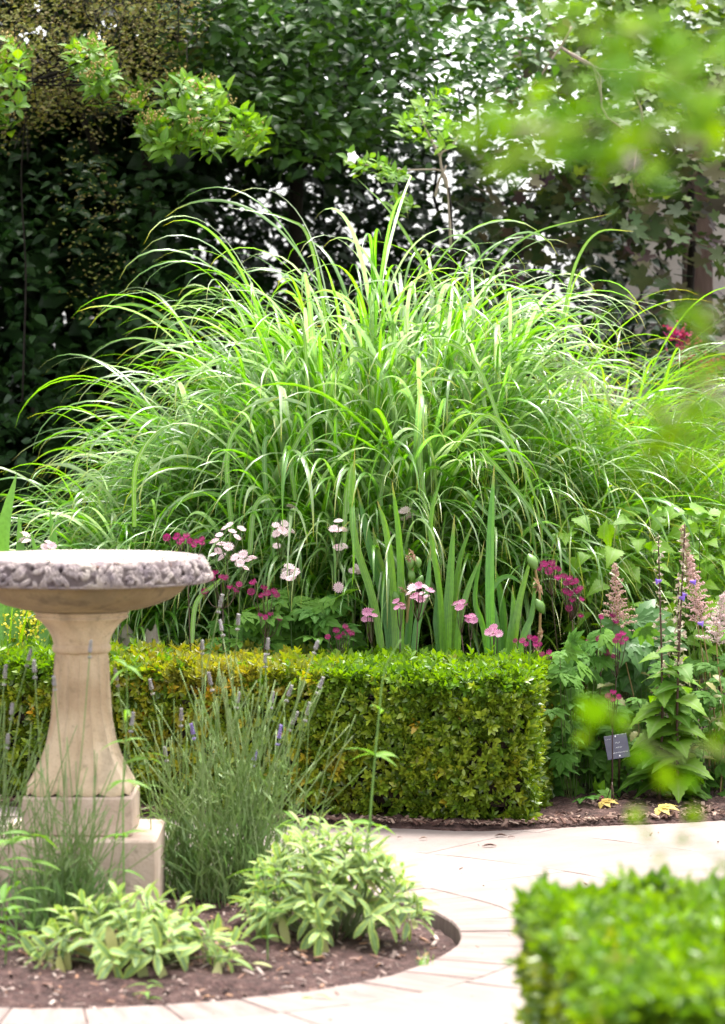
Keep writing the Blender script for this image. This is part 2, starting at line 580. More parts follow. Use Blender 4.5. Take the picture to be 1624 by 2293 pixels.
def stone(r0, r1, a0, a1, th, gap, name, m, zj):
    """one paving stone: a piece of a ring, its edges a little worn"""
    n = max(2, int((a1 - a0) / 0.07) + 1)
    b = MB()
    V, F = [], []
    wob = rng.normal(0, 0.0018, (8,))
    for k, (dr, dz) in enumerate([(0.0, -th), (0.0, -0.005), (0.003, 0.0)]):
        row = []
        for (rr, sg) in ((r0, 1), (r1, -1)):
            g = gap / rr
            aa = np.linspace(a0 + g, a1 - g, n + 1)
            aa = aa + np.linspace(1, -1, n + 1) * dr / rr
            if sg < 0: aa = aa[::-1]
            R = rr + sg * (gap + dr)
            for i, a in enumerate(aa):
                row.append((BC[0] + R * math.cos(a) + wob[i % 8] * .6, BC[1] + R * math.sin(a) + wob[(i + 3) % 8] * .6, dz + zj + (0 if k == 0 else wob[i % 4] * .5)))
        V += row
    m_ = 2 * (n + 1)
    for k in range(2):
        for j in range(m_):
            F.append((k * m_ + j, k * m_ + (j + 1) % m_, (k + 1) * m_ + (j + 1) % m_, (k + 1) * m_ + j))
    top = 2 * m_
    for i in range(n):
        F.append((top + i, top + i + 1, top + m_ - 2 - i, top + m_ - 1 - i))
    b.raw(V, F)
    am, rm = (a0 + a1) / 2, (r0 + r1) / 2
    og = np.array([BC[0] + rm * math.cos(am), BC[1] + rm * math.sin(am), 0])
    ca, sa = math.cos(-am), math.sin(-am)
    Q = b.V[0] - og
    b.V[0] = np.stack([Q[:, 0] * ca - Q[:, 1] * sa, Q[:, 0] * sa + Q[:, 1] * ca, Q[:, 2]], -1) + og
    o = b.build(name, m, path, smooth=False, origin=og)
    o.rotation_euler = (0, 0, am)
    return o


# radial sets round the bed, then rings of slabs, over the part of the paving in view
def in_view(a, r):
    x, y = BC[0] + r * math.cos(a), BC[1] + r * math.sin(a)
    return 5.6 < y < 12.0 and abs(x) < 0.11 * y + 0.75


rings = [(BR, BR + .20, .165, 'sett'), (BR + .20, 1.72, .62, 'slab'), (1.72, 2.30, .74, 'slab'), (2.30, 2.92, .8, 'slab'), (2.92, 3.5, .85, 'slab')]
for (r0, r1, wd, m) in rings:
    a = rng.random() * .3
    a_end = a + 2 * math.pi
    while a < a_end - 0.02:
        w_ = wd * (0.85 + 0.35 * rng.random()) / r0
        a1 = min(a + w_, a_end)
        if a_end - a1 < 0.5 * wd / r0: a1 = a_end
        if in_view((a + a1) / 2, (r0 + r1) / 2):
            stone(r0, r1, a, a1, .052, .0011 if m == 'slab' else .0012, 'paving_stone', M[m], rng.normal(0, .0012))
        a = a1

# the long border behind the path
def border_z(x, y):
    d = np.clip((y - edge_y(x)) / .12, 0, 1)
    n = vnoise(np.stack([x, y, 0 * x], -1), 9, 3) * .012 + vnoise(np.stack([x, y, 0 * x], -1), 40, 4) * .006
    return np.where(y < edge_y(x) - .004, -0.05, 0.006 + d * 0.02 + n)


nx, ny = 330, 150
xx = np.linspace(-2.6, 3.2, nx)
tt = np.linspace(0, 1, ny) ** 2.2
X = np.broadcast_to(xx, (ny, nx))
wob = vnoise(np.stack([xx, 0 * xx, 0 * xx], -1), 6, 9) * .02 + vnoise(np.stack([xx, 0 * xx, 0 * xx], -1), 30, 2) * .012
Y = (edge_y(xx) + wob)[None, :] + tt[:, None] * 12
d = np.clip((Y - Y[:1]) / .14, 0, 1)
Q = np.stack([X, Y, 0 * X], -1)
Z = 0.001 + d * .022 + (vnoise(Q, 8, 3) * .012 + vnoise(Q, 38, 4) * .007 + vnoise(Q, 110, 5) * .004) * np.clip(d + .25, 0, 1)
Z[0] = -0.045
i = np.arange(nx * ny).reshape(ny, nx)
F = np.stack([i[:-1, :-1], i[:-1, 1:], i[1:, 1:], i[1:, :-1]], -1).reshape(-1, 4)
b = MB(); b.raw(np.stack([X, Y, Z], -1).reshape(-1, 3), F)
border = tag(b.build('border_soil', M['mulch']), kind='structure')

# the round bed
nr, na = 60, 220
r = np.linspace(0, 1, nr) ** .8 * (BR - .001)
a = np.linspace(0, 2 * np.pi, na, endpoint=False)
R_, A_ = np.meshgrid(r, a, indexing='ij')
X, Y = BC[0] + R_ * np.cos(A_), BC[1] + R_ * np.sin(A_)
Q = np.stack([X, Y, 0 * X], -1)
Z = -.034 + .05 * (1 - (R_ / BR) ** 4) + vnoise(Q, 9, 6) * .008 + vnoise(Q, 35, 7) * .006 + vnoise(Q, 100, 8) * .004
Z[-1] = -.05
V = np.stack([X, Y, Z], -1).reshape(-1, 3)
i = np.arange(nr * na).reshape(nr, na); j = np.roll(i, -1, 1)
F = np.stack([i[:-1], i[1:], j[1:], j[:-1]], -1).reshape(-1, 4)
b = MB(); b.raw(V, F)
tag(b.build('bed_soil', M['soil']), kind='structure')
bed_z = lambda x, y: -.034 + .05 * (1 - min(1, math.hypot(x - BC[0], y - BC[1]) / BR) ** 4)

# crumbs, chips and gravel lying on the soil
chip = (np.array([(-.5, -.2, 0), (.5, -.15, .05), (.45, .2, .05), (-.45, .18, 0), (-.42, -.16, .12), (.4, -.1, .17), (.36, .15, .17), (-.4, .14, .12)], float),
        [(4, 5, 6, 7), (0, 1, 5, 4), (1, 2, 6, 5), (2, 3, 7, 6), (3, 0, 4, 7)], np.zeros((8, 3)))
M['chip'] = leafmat('chip', [(.05, .025, .02), (.12, .065, .05), (.2, .13, .10), (.32, .23, .18), (.10, .05, .04)], 0.0, .9, .2)
M['gravel'] = leafmat('gravel', [(.11, .06, .05), (.2, .14, .12), (.4, .32, .28), (.16, .09, .07), (.36, .20, .12)], 0.0, .9, .2)


def scatter_chips(P, smin, smax, name, m):
    n = len(P)
    t = rand_dirs(n, 0, .25); up = nrm(np.stack([rng.normal(0, .5, n), rng.normal(0, .5, n), np.ones(n)], -1))
    b = MB(); b.inst(chip, frames(t, up, smin + (smax - smin) * rng.random(n) ** 3), P)
    return tag(b.build(name, m, smooth=False), kind='stuff')


x = rng.uniform(-1.4, 1.9, 8000); y = edge_y(x) + .012 + rng.random(8000) ** 1.8 * 1.1
k = rng.random(8000) < 0.95
scatter_chips(np.stack([x, y, 0.018 + 0 * x], -1)[k], .008, .036, 'bark_mulch', M['chip'])
n = 160
P = np.stack([rng.uniform(-1.0, 1.5, n), rng.uniform(7.0, 10.4, n), 0 * np.ones(n) + .003], -1)
P = P[np.hypot(P[:, 0] - BC[0], P[:, 1] - BC[1]) > BR + .02]
scatter_chips(P, .004, .016, 'path_litter', M['chip'])
n = 3400
rr = np.sqrt(rng.random(n)) * .97; aa = rng.random(n) * 6.283
P = np.stack([BC[0] + rr * np.cos(aa), BC[1] + rr * np.sin(aa), 0 * aa], -1)
P[:, 2] = [bed_z(p[0], p[1]) + .002 for p in P]
scatter_chips(P, .006, .032, 'gravel', M['gravel'])

# ------------------------------------------------------------------ bird bath
BB = np.array([-0.748, 8.8, 0.0])
bath = thing('bird_bath', BB, 'weathered stone bird bath with a carved rim and fluted column on a square plinth', 'bird bath')
b = MB(); b.box((BB[0] - .21, BB[1] - .21, -.05), (BB[0] + .21, BB[1] + .21, .222), .006)
b.build('plinth', M['plinth_stone'], bath, smooth=False)
b = MB(); b.box((BB[0] - .145, BB[1] - .145, .2225), (BB[0] + .145, BB[1] + .145, .325), .005)
b.build('pedestal_block', M['plinth_stone'], bath, smooth=False)
# fluted column flaring to a square foot
nr, na = 70, 288
a = np.arange(na) * 2 * np.pi / na
zz = np.linspace(0.3255, .7, nr)
rp = np.interp(zz, [.325, .335, .345, .36, .385, .42, .46, .52, .60, .70], [.137, .1385, .138, .131, .117, .099, .087, .078, .0725, .068])
sq = np.interp(zz, [.325, .38, .45, .55], [1, .75, .35, 0])
rows = []
for z, q, s in zip(zz, rp, sq):
    c, s_ = np.abs(np.cos(a)), np.abs(np.sin(a))
    pn = 2 + s * 5
    sup = (c ** pn + s_ ** pn) ** (-1 / pn)
    fl = np.abs(np.sin(a * 8)) ** .45                    # sixteen flutes with sharp arrises
    depth = np.interp(z, [.33, .345, .40, .68, .695], [.001, .006, .0135, .0125, .001])
    rad = q * sup - depth * (fl - .35)
    low = np.interp(z, [.325, .36], [1, 0])
    zz_ = z + low * .010 * (1 - np.abs(np.sin(a * 8)) ** .7)   # scalloped lower edge
    rows.append(np.stack([BB[0] + rad * np.cos(a), BB[1] + rad * np.sin(a), zz_ + 0 * a], -1))
V = np.array(rows).reshape(-1, 3)
i = np.arange(nr * na).reshape(nr, na); j = np.roll(i, -1, 1)
b = MB(); b.raw(V, np.stack([i[:-1], j[:-1], j[1:], i[1:]], -1).reshape(-1, 4))
b.build('column', M['stone'], bath)
b = MB()
b.lathe([(.02, .694), (.0735, .694), (.0775, .699), (.0785, .706), (.0775, .713), (.0735, .717), (.0745, .7195), (.0765, .7215), (.0755, .724),
         (.0765, .726), (.079, .735), (.088, .753), (.103, .772), (.115, .782), (.122, .786), (.1245, .789), (.122, .792), (.1195, .794),
         (.123, .797), (.1275, .800), (.127, .804), (.124, .806), (.02, .808)], 72, BB)
b.build('neck', M['stone'], bath)
b = MB()
b.lathe([(.05, .804), (.122, .806), (.165, .812), (.205, .823), (.24, .838), (.264, .854), (.278, .869), (.284, .882), (.2845, .890), (.05, .890)], 96, BB)
b.build('bowl', M['bowl_stone'], bath)
# carved rim: leaf shaped bosses laid over one another
nr, na = 60, 1100
prof = curve([(.27, .885), (.318, .8835), (.338, .8825), (.345, .888), (.344, .900), (.340, .915), (.332, .931), (.320, .944), (.304, .951), (.290, .9515), (.278, .947)], nr)
a = np.arange(na) * 2 * np.pi / na
s = np.linspace(0, 1, nr)
hh = np.zeros((nr, na))
AA, SS = np.meshgrid(a * .335, s * .16, indexing='ij')
AA, SS = AA.T, SS.T
circ = 2 * np.pi * .335
g = np.random.default_rng(5)
for k in range(430):
    ca, cs = g.random() * circ, g.uniform(.052, .118)
    al = g.uniform(0, math.pi); ln, wd = g.uniform(.013, .025), g.uniform(.006, .0095)
    da = (AA - ca + circ / 2) % circ - circ / 2; ds = SS - cs
    p = da * math.cos(al) + ds * math.sin(al); q = -da * math.sin(al) + ds * math.cos(al)
    q = q - .25 * p * p / ln
    e = (p / ln) ** 2 + (q / wd) ** 2
    bump = np.sqrt(np.clip(1 - e, 0, 1)) * (1 - .45 * np.exp(-(q / .0022) ** 2)) * g.uniform(.7, 1.1)
    hh = np.where(e < 1, np.maximum(hh * .55, bump), hh)
for k in range(16):                                     # berries and drilled holes
    ca, cs = g.random() * circ, g.uniform(.07, .11)
    da = (AA - ca + circ / 2) % circ - circ / 2; ds = SS - cs
    e = (da ** 2 + ds ** 2) / .0055 ** 2
    hh = np.where(e < 1, -.8 * np.sqrt(np.clip(1 - e, 0, 1)), hh)
mask = np.clip((SS - .044) / .008, 0, 1) * np.clip((.128 - SS) / .012, 0, 1)
P3 = np.stack([AA * 3, SS * 3, 0 * AA], -1)
rough = vnoise(P3, 60, 3) * .0012 + vnoise(P3, 160, 4) * .0008
disp = hh * mask * .011 - mask * .004 + rough
pt = np.gradient(prof, axis=0); nn = nrm(np.stack([pt[:, 1], -pt[:, 0]], -1))
rad = prof[:, 0][:, None] + nn[:, 0][:, None] * disp
z = prof[:, 1][:, None] + nn[:, 1][:, None] * disp
V = np.stack([BB[0] + rad * np.cos(a), BB[1] + rad * np.sin(a), z], -1).reshape(-1, 3)
i = np.arange(nr * na).reshape(nr, na); j = np.roll(i, -1, 1)
U = np.zeros((nr, na, 3)); U[..., 2] = np.clip(hh * mask + (1 - mask) * .6, -1, 1)
b = MB(); b.raw(V, np.stack([i[:-1], j[:-1], j[1:], i[1:]], -1).reshape(-1, 4), .5, U.reshape(-1, 3))
m, t = mat('rim_stone'); N = NT(t)
uv = N.n('ShaderNodeAttribute', attribute_name='luv'); sp = N.n('ShaderNodeSeparateXYZ'); N.l(uv.outputs['Vector'], sp.inputs[0])
c = N.ramp(N.noise(16, 5), [(.3, (.13, .105, .115)), (.5, (.27, .225, .215)), (.72, (.42, .365, .32))])
f = N.ramp(N.noise(30, 4), [(.52, (0, 0, 0)), (.66, (1, 1, 1))])
c = N.mix(N.math('MULTIPLY', f, .7), c, (.14, .11, .125))             # grey violet lichen
f = N.ramp(sp.outputs[2], [(0.0, (1, 1, 1)), (.5, (0, 0, 0))])
c = N.mix(N.math('MULTIPLY', f, .75), c, (.05, .034, .034))            # dirt held in the hollows of the carving
p = N.n('ShaderNodeBsdfPrincipled'); p.inputs['Roughness'].default_value = .9; p.inputs['Specular IOR Level'].default_value = .2
bp = N.n('ShaderNodeBump'); bp.inputs['Strength'].default_value = .5; bp.inputs['Distance'].default_value = .003
N.l(N.noise(160, 5), bp.inputs['Height']); N.l(bp.outputs[0], p.inputs['Normal'])
N.l(c, p.inputs['Base Color']); o = N.n('ShaderNodeOutputMaterial'); N.l(p.outputs[0], o.inputs[0])
M['rim'] = m
b.build('rim', M['rim'], bath)
b = MB(); b.lathe([(.0001, .918), (.12, .921), (.2, .929), (.25, .939), (.272, .946), (.285, .9512)], 96, BB)
b.build('basin', M['basin'], bath)
# bits blown on to the rim
b = MB()
n = 26
an = rng.uniform(-1.9, -.1, n)
rr = rng.uniform(.26, .335, n)
P = np.stack([BB[0] + rr * np.cos(an), BB[1] + rr * np.sin(an), np.interp(rr, [.26, .285, .305, .335], [.944, .954, .956, .935])], -1)
b.inst(chip, frames(rand_dirs(n, 0, .1), np.tile([0, 0, 1.], (n, 1)), rng.uniform(.006, .022, n)), P)
tag(b.build('leaf_litter', leafmat('litter', [(.10, .04, .03), (.22, .12, .09)], 0, .9, .2), smooth=False), kind='stuff')

# ------------------------------------------------------------------ clipped box hedges
box_leaf = leaf_T(2, .27, lambda u: np.array([.25, 1, .2]), .3, .15)


def sprig_T(n=8, seed=0, L=.5):
    g = np.random.default_rng(seed)
    parts = []
    for k in range(n):
        h = L * k / n
        az = k * 2.4 + g.normal(0, .25)
        el = math.radians(25 + 45 * k / n + g.normal(0, 8))
        t = np.array([math.cos(az) * math.cos(el), math.sin(az) * math.cos(el), math.sin(el)])
        up = np.array([-math.cos(az) * math.sin(el), -math.sin(az) * math.sin(el), math.cos(el)])
        parts.append((box_leaf, one(t, up, g.uniform(.42, .62)), (0, 0, h)))
    T = join_T(parts)                              # grows along +Z; turn it so that it grows along +Y
    R = np.array([[1, 0, 0], [0, 0, 1], [0, -1, 0]], float)
    return T[0] @ R.T, T[1], T[2]


SPR = [sprig_T(8, s) for s in range(4)]
M['box_leaf'] = leafmat('box_leaf', [(0.060, 0.117, 0.011), (0.111, 0.195, 0.015), (0.186, 0.281, 0.020), (0.287, 0.375, 0.033), (0.085, 0.156, 0.013)], .3, .3, .6,
                        tint=[(0.507, 0.390, 0.022), (0.372, 0.344, 0.022), (0.642, 0.329, 0.033), (0.304, 0.329, 0.022)])
M['box_tip'] = leafmat('box_tip', [(0.074, 0.170, 0.009), (0.114, 0.224, 0.014), (0.148, 0.252, 0.024), (0.063, 0.150, 0.007)], .42, .42, .3,
                       tint=[(0.261, 0.224, 0.029), (0.238, 0.245, 0.034), (0.193, 0.218, 0.024)])
M['twigs'] = solid('twigs', [(.35, (.020, .014, .009)), (.6, (.05, .035, .022)), (.8, (.10, .07, .045))], 60, .95, 1.0, 90, dist=.02)


def hedge(name, label, cat, front, back, top, bottom, n_front, n_top, n_end, size, yellow, base, group, ends=(False, True), n_part=300):
    """front, back: functions s in 0..1 -> (x, y); the hedge body lies between them"""
    h = thing(name, base, label, cat, group)
    ss = np.linspace(0, 1, 60)
    f = np.array([front(s) for s in ss]); k = np.array([back(s) for s in ss])
    # twiggy heart, set in from the leaves
    b = MB(); V = []
    ins = .055
    for i in range(60):
        d = nrm(k[i] - f[i])
        a0, a1 = f[i] + d * ins, k[i] - d * ins
        for (p, z) in ((a0, bottom + .05), (a0, top - ins - .06), (a0 + d * .03, top - ins - .02), (a1 - d * .03, top - ins - .02), (a1, top - ins - .06), (a1, bottom + .05)):
            V.append((p[0], p[1], z))
    V = np.array(V); 
    e = nrm(np.append(f[-1] - f[-2], 0)); V[-6:] -= e * ins; V[:6] += nrm(np.append(f[1] - f[0], 0)) * ins
    V += vnoise(V, 14, 4)[:, None] * np.array([.012, .018, .012])
    F = []
    for i in range(59):
        for j in range(6): F.append((i * 6 + j, i * 6 + (j + 1) % 6, i * 6 + 6 + (j + 1) % 6, i * 6 + 6 + j))
    F += [tuple(range(6))[::-1], tuple(range(59 * 6, 60 * 6))]
    b.raw(V, F); b.build('twig_core', M['twigs'], h)
    pts, nrmls, tips = [], [], []

    def side(fn, n, sgn, tp=0):
        s = rng.random(n)
        p = np.array([fn(v) for v in s]); q = np.array([fn(min(v + .01, 1.01)) for v in s])
        e = nrm(q - p); no = np.stack([e[:, 1], -e[:, 0], 0 * s], -1) * sgn
        z = bottom + (top - bottom) * rng.random(n) ** .95
        P = np.concatenate([p, z[:, None]], 1)
        inset = (.05 * rng.random(n) ** 1.6) + np.clip((.10 - (z - bottom)) / .10, 0, 1) * .05
        P = P - no * inset[:, None] + no * (vnoise(P, 8, 12) * .018)[:, None]
        pts.append(P); nrmls.append(no + np.array([0, 0, .35])); tips.append(np.zeros(n))

    side(front, n_front, 1)
    side(back, n_front // 3, -1)
    for (flag, s0, sg) in ((ends[0], 0.0, -1), (ends[1], 1.0, 1)):
        if not flag: continue
        u = rng.random(n_end)
        a, c = np.array(front(s0)), np.array(back(s0))
        P = a + (c - a) * u[:, None]
        e = nrm(np.array(front(1.0)) - np.array(front(.97))) * sg if s0 else nrm(np.array(front(0.03)) - np.array(front(0.0))) * -1
        z = bottom + (top - bottom) * rng.random(n_end) ** .95
        no = np.tile([e[0], e[1], 0], (n_end, 1))
        P = np.concatenate([P, z[:, None]], 1) - no * (.05 * rng.random(n_end) ** 1.6)[:, None]
        P += no * (vnoise(P, 8, 12) * .018)[:, None]
        pts.append(P); nrmls.append(no + np.array([0, 0, .35])); tips.append(np.zeros(n_end))
    s = rng.random(n_top); u = rng.random(n_top)
    a = np.array([front(v) for v in s]); c = np.array([back(v) for v in s])
    P = np.concatenate([a + (c - a) * u[:, None], np.full((n_top, 1), top)], 1)
    P[:, 2] += vnoise(P, 9, 7) * .010 - .045 * rng.random(n_top) ** 1.4 + .012
    pts.append(P); nrmls.append(np.tile([0, -.12, 1.], (n_top, 1))); tips.append(np.ones(n_top))
    k = n_top // 9                                       # new shoots standing above the clipped top
    P = P[:k] + np.stack([rng.normal(0, .01, k), rng.normal(0, .01, k), rng.uniform(.012, .042, k)], -1)
    P[:, 2] = np.minimum(P[:, 2], top + .05)
    pts.append(P); nrmls.append(np.tile([0, 0, 1.6], (k, 1))); tips.append(np.ones(k))
    P, no, tp = np.concatenate(pts), np.concatenate(nrmls), np.concatenate(tips)
    # shaped corners: nothing stands square
    thin = (vnoise(P, 7, 55) > .30 - .5 * np.clip((.16 - P[:, 2]) / .16, 0, 1)) & (rng.random(len(P)) < .6) & (tp == 0)
    P, no, tp = P[~thin], no[~thin], tp[~thin]
    n = len(P)
    t = nrm(nrm(no) + rng.normal(0, .5, (n, 3)))
    up = rng.normal(0, 1, (n, 3))
    tp = np.where((P[:, 2] > top - .045) & (rng.random(n) < .75), 1, tp)
    yel = yellow(P)
    yel = np.clip(yel + (rng.random(n) < .04) * .7, 0, 1) * (rng.random(n) < .35 + .65 * yel)
    sc = size * rng.uniform(.75, 1.25, n)
    fr = frames(t, up, sc)
    rn = rng.random(n)
    P = P - t * (size * .35)[..., None] if np.ndim(size) else P - t * size * .35
    part = rng.choice(n, min(n_part, n), replace=False)
    part = part[np.argsort(P[part, 1])]
    keep = np.ones(n, bool); keep[part] = False
    for key, nm in ((0, 'box_leaf'), (1, 'box_tip')):
        b = MB()
        for v in range(4):
            q = keep & (tp == key) & (np.arange(n) % 4 == v)
            b.inst(SPR[v], fr[q], P[q], rn[q], yel[q])
        b.build('foliage', M[nm], h, kind='stuff')
    meshes = {}
    for key, nm in ((0, 'box_leaf'), (1, 'box_tip')):
        for v in range(4):
            for yy in (0, 1):
                b = MB(); b.inst(SPR[v], np.eye(3)[None], np.zeros((1, 3)), np.array([.3 * v]), np.array([float(yy) * .8]))
                meshes[key, v, yy] = b.mesh('sprig', M[nm])
    for i in part:
        put('sprig', meshes[int(tp[i]), int(i % 4), int(yel[i] > .4)], h, P[i], fr[i])
    return h


def hx(x, dy=0.0):
    D = edge_D(x) + .05 + dy
    return ((x - 812) * D / FPX, D)


hf = lambda s: hx(-330 + s * (1188 + 330))
def hb(s):
    x = -330 + s * (1236 + 330)
    D = edge_D(min(x, 1188)) + .66
    return ((x - 812) * D / FPX, D)


def yel_back(P):
    px = 812 + P[:, 0] * FPX / P[:, 1]
    z = P[:, 2]
    f = np.clip(1 - np.abs(px - 480) / 330, 0, 1) ** .6
    n_ = vnoise(P, 5, 21)
    return np.clip(f * .42 + n_ * .42 - .10 + .75 * (z > .40) * f, 0, 1)


hedge('box_hedge', 'low clipped box hedge with a yellowing patch, between the bird bath and the tall grass', 'hedge',
      hf, hb, .468, .01, 5600, 5600, 1000, .047, yel_back, (*hx(600, .3), 0), 'clipped box hedges along the paving')

ff = lambda s: (.365 + s * 1.3, 4.86 + .02 * s)
fb = lambda s: (.300 + s * 1.45, 6.08 + .02 * s)
hedge('box_hedge', 'out of focus bright green clipped box hedge in the near right corner', 'hedge',
      ff, fb, .474, .02, 2200, 6400, 2000, .052, lambda P: np.clip(vnoise(P, 6, 22) - .55, 0, 1), (.95, 5.45, 0),
      'clipped box hedges along the paving', ends=(True, False))

# ------------------------------------------------------------------ tall arching grasses
M['grass'] = leafmat('grass', [(.06, .19, .012), (.10, .25, .016), (.075, .22, .022), (.26, .34, .18), (.11, .26, .016), (.32, .40, .25), (.08, .23, .02)], .50, .30, .9,  # pale whitish entries paint the sky's sheen on the blades into the colour
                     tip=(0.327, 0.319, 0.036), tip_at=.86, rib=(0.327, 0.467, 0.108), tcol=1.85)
M['fine_grass'] = leafmat('fine_grass', [(0.082, 0.210, 0.017), (0.116, 0.260, 0.023), (0.149, 0.280, 0.029), (0.099, 0.230, 0.034)], .48, .30, .9,
                          tip=(0.314, 0.270, 0.046), tip_at=.72, rib=(0.297, 0.419, 0.115), tcol=1.8)
M['straw'] = leafmat('straw', [(.30, .22, .10), (.20, .14, .07), (.36, .28, .14)], .25, .7, .2)
M['culm'] = leafmat('culm', [(.06, .13, .02), (.10, .18, .03), (.15, .20, .05)], .1, .5, .4)


def blade_shapes(P0, az, ph0, bend, length, width, S=16, pw=1.7, twist=None, drift=0.25):
    """arching blades -> centre lines, half widths, sides, normals"""
    N = len(az)
    s = np.linspace(0, 1, S)
    ph = ph0[:, None] + bend[:, None] * s[None] ** np.reshape(pw, (-1, 1))
    A = az[:, None] + (rng.normal(0, drift, N))[:, None] * s[None] ** 2
    d = np.stack([np.sin(ph) * np.cos(A), np.sin(ph) * np.sin(A), np.cos(ph)], -1)
    ds = (length / (S - 1))[:, None, None]
    P = P0[:, None] + np.concatenate([np.zeros((N, 1, 3)), np.cumsum((d[:, 1:] + d[:, :-1]) / 2, 1) * ds], 1)
    h = np.stack([-np.sin(A), np.cos(A), 0 * A], -1)
    n = np.cross(h, d)
    tw = (rng.normal(0, .5, N) if twist is None else twist)[:, None, None] * s[None, :, None] * 1.4
    side = h * np.cos(tw) + n * np.sin(tw)
    nor = -h * np.sin(tw) + n * np.cos(tw)
    w = np.clip(np.minimum(.45 + s * 3.0, 1) * (1 - s ** 2.6) ** .8, .03, 1)
    return P, width[:, None] * w[None], side, nor


def grass_clump(name, label, c, n_culm, per, culm_len, lean, blade_len, blade_w, mat_b, base_r, n_part, dirbias=0.0, leafy_from=.42, group=None, bendr=(1.5, 3.0), squash=1.0):
    g = thing(name, c, label, 'ornamental grass', group)
    c = np.array(c, float)
    # culms
    az = rng.random(n_culm) * 2 * np.pi
    rr = np.sqrt(rng.random(n_culm))
    base = c + np.stack([np.cos(az) * rr * base_r, np.sin(az) * rr * base_r * .6, 0 * az], -1)
    tilt = rr * lean * rng.uniform(.75, 1.15, n_culm)
    ln = culm_len * rng.uniform(.74, 1.0, n_culm) * (1.08 - .62 * rr ** 2)
    az = az + rng.normal(0, .35, n_culm) + 0
    Pc, Wc, _, _ = blade_shapes(base, az, tilt * .45, tilt * .9, ln, np.full(n_culm, .003), S=9, pw=1.2, drift=.1)
    b = MB()
    for i in range(n_culm):
        b.tube(Pc[i], np.linspace(.005, .0022, 9), 3, caps=False)
    b.build('culms', M['culm'], g, kind='stuff')
    n = n_culm
    a_ = rng.random(n) * 2 * np.pi
    P, Wd, s1, n1 = blade_shapes(c + np.stack([np.cos(a_) * base_r * rng.random(n), np.sin(a_) * base_r * .6 * rng.random(n), 0 * a_], -1), a_, rng.uniform(.1, .6, n), rng.uniform(.3, 2.4, n), rng.uniform(.4, .9, n), np.full(n, blade_w * .8), S=8)
    b = MB(); b.ribbons(P, Wd, s1, n1, .3); b.build('dead_blades', M['straw'], g, kind='stuff')
    # blades leave the culms at every height
    N = n_culm * per
    ci = np.repeat(np.arange(n_culm), per)
    s = leafy_from + (1 - leafy_from) * rng.random(N) ** .75
    k = s * 8; i0 = np.minimum(k.astype(int), 7); f = (k - i0)[:, None]
    P0 = Pc[ci, i0] * (1 - f) + Pc[ci, i0 + 1] * f
    dirc = nrm(Pc[ci, i0 + 1] - Pc[ci, i0])
    a = az[ci] + rng.normal(0, .85, N)
    if dirbias: a = a + dirbias * np.sin(-a) * .5
    ph0 = np.arccos(np.clip(dirc[:, 2], -1, 1)) * .75 + rng.uniform(.10, .42, N)
    bend = rng.uniform(bendr[0], bendr[1], N)
    L = blade_len * rng.uniform(.6, 1.12, N) * (1 - .1 * s)
    W_ = blade_w * rng.uniform(.6, 1.15, N)
    P, Wd, sd_, no = blade_shapes(P0, a, ph0, bend, L, W_, pw=rng.uniform(1.4, 3.0, N))
    rn = rng.random(N)
    # the blades nearest the camera and highest stand as parts of their own
    score = -P[:, 5:, 1].mean(1) + .35 * P[:, :, 2].max(1) + rng.normal(0, .12, N)
    idx = np.argsort(-score)[:n_part * 3]
    idx = rng.choice(idx, n_part, replace=False)
    keep = np.ones(N, bool); keep[idx] = False
    b = MB(); b.ribbons(P[keep], Wd[keep], sd_[keep], no[keep], .28, rn[keep]); b.build('foliage', mat_b, g, kind='stuff')
    for i in idx:
        b = MB(); b.ribbons(P[i:i + 1], Wd[i:i + 1] * 1.35, sd_[i:i + 1], no[i:i + 1], .28, rn[i:i + 1])
        b.build('grass_blade', mat_b, g, origin=P[i, 0])
    return g


GG = 'arching ornamental grasses behind the hedge'
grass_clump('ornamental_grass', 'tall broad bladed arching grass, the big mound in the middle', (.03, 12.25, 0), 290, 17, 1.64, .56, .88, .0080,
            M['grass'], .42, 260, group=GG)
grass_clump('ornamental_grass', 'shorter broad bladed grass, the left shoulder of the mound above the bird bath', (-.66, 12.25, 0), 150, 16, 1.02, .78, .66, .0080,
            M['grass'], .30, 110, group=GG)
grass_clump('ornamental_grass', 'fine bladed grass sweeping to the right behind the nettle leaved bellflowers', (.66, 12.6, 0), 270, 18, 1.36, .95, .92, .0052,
            M['fine_grass'], .42, 160, group=GG, bendr=(1.2, 2.4), leafy_from=.5)

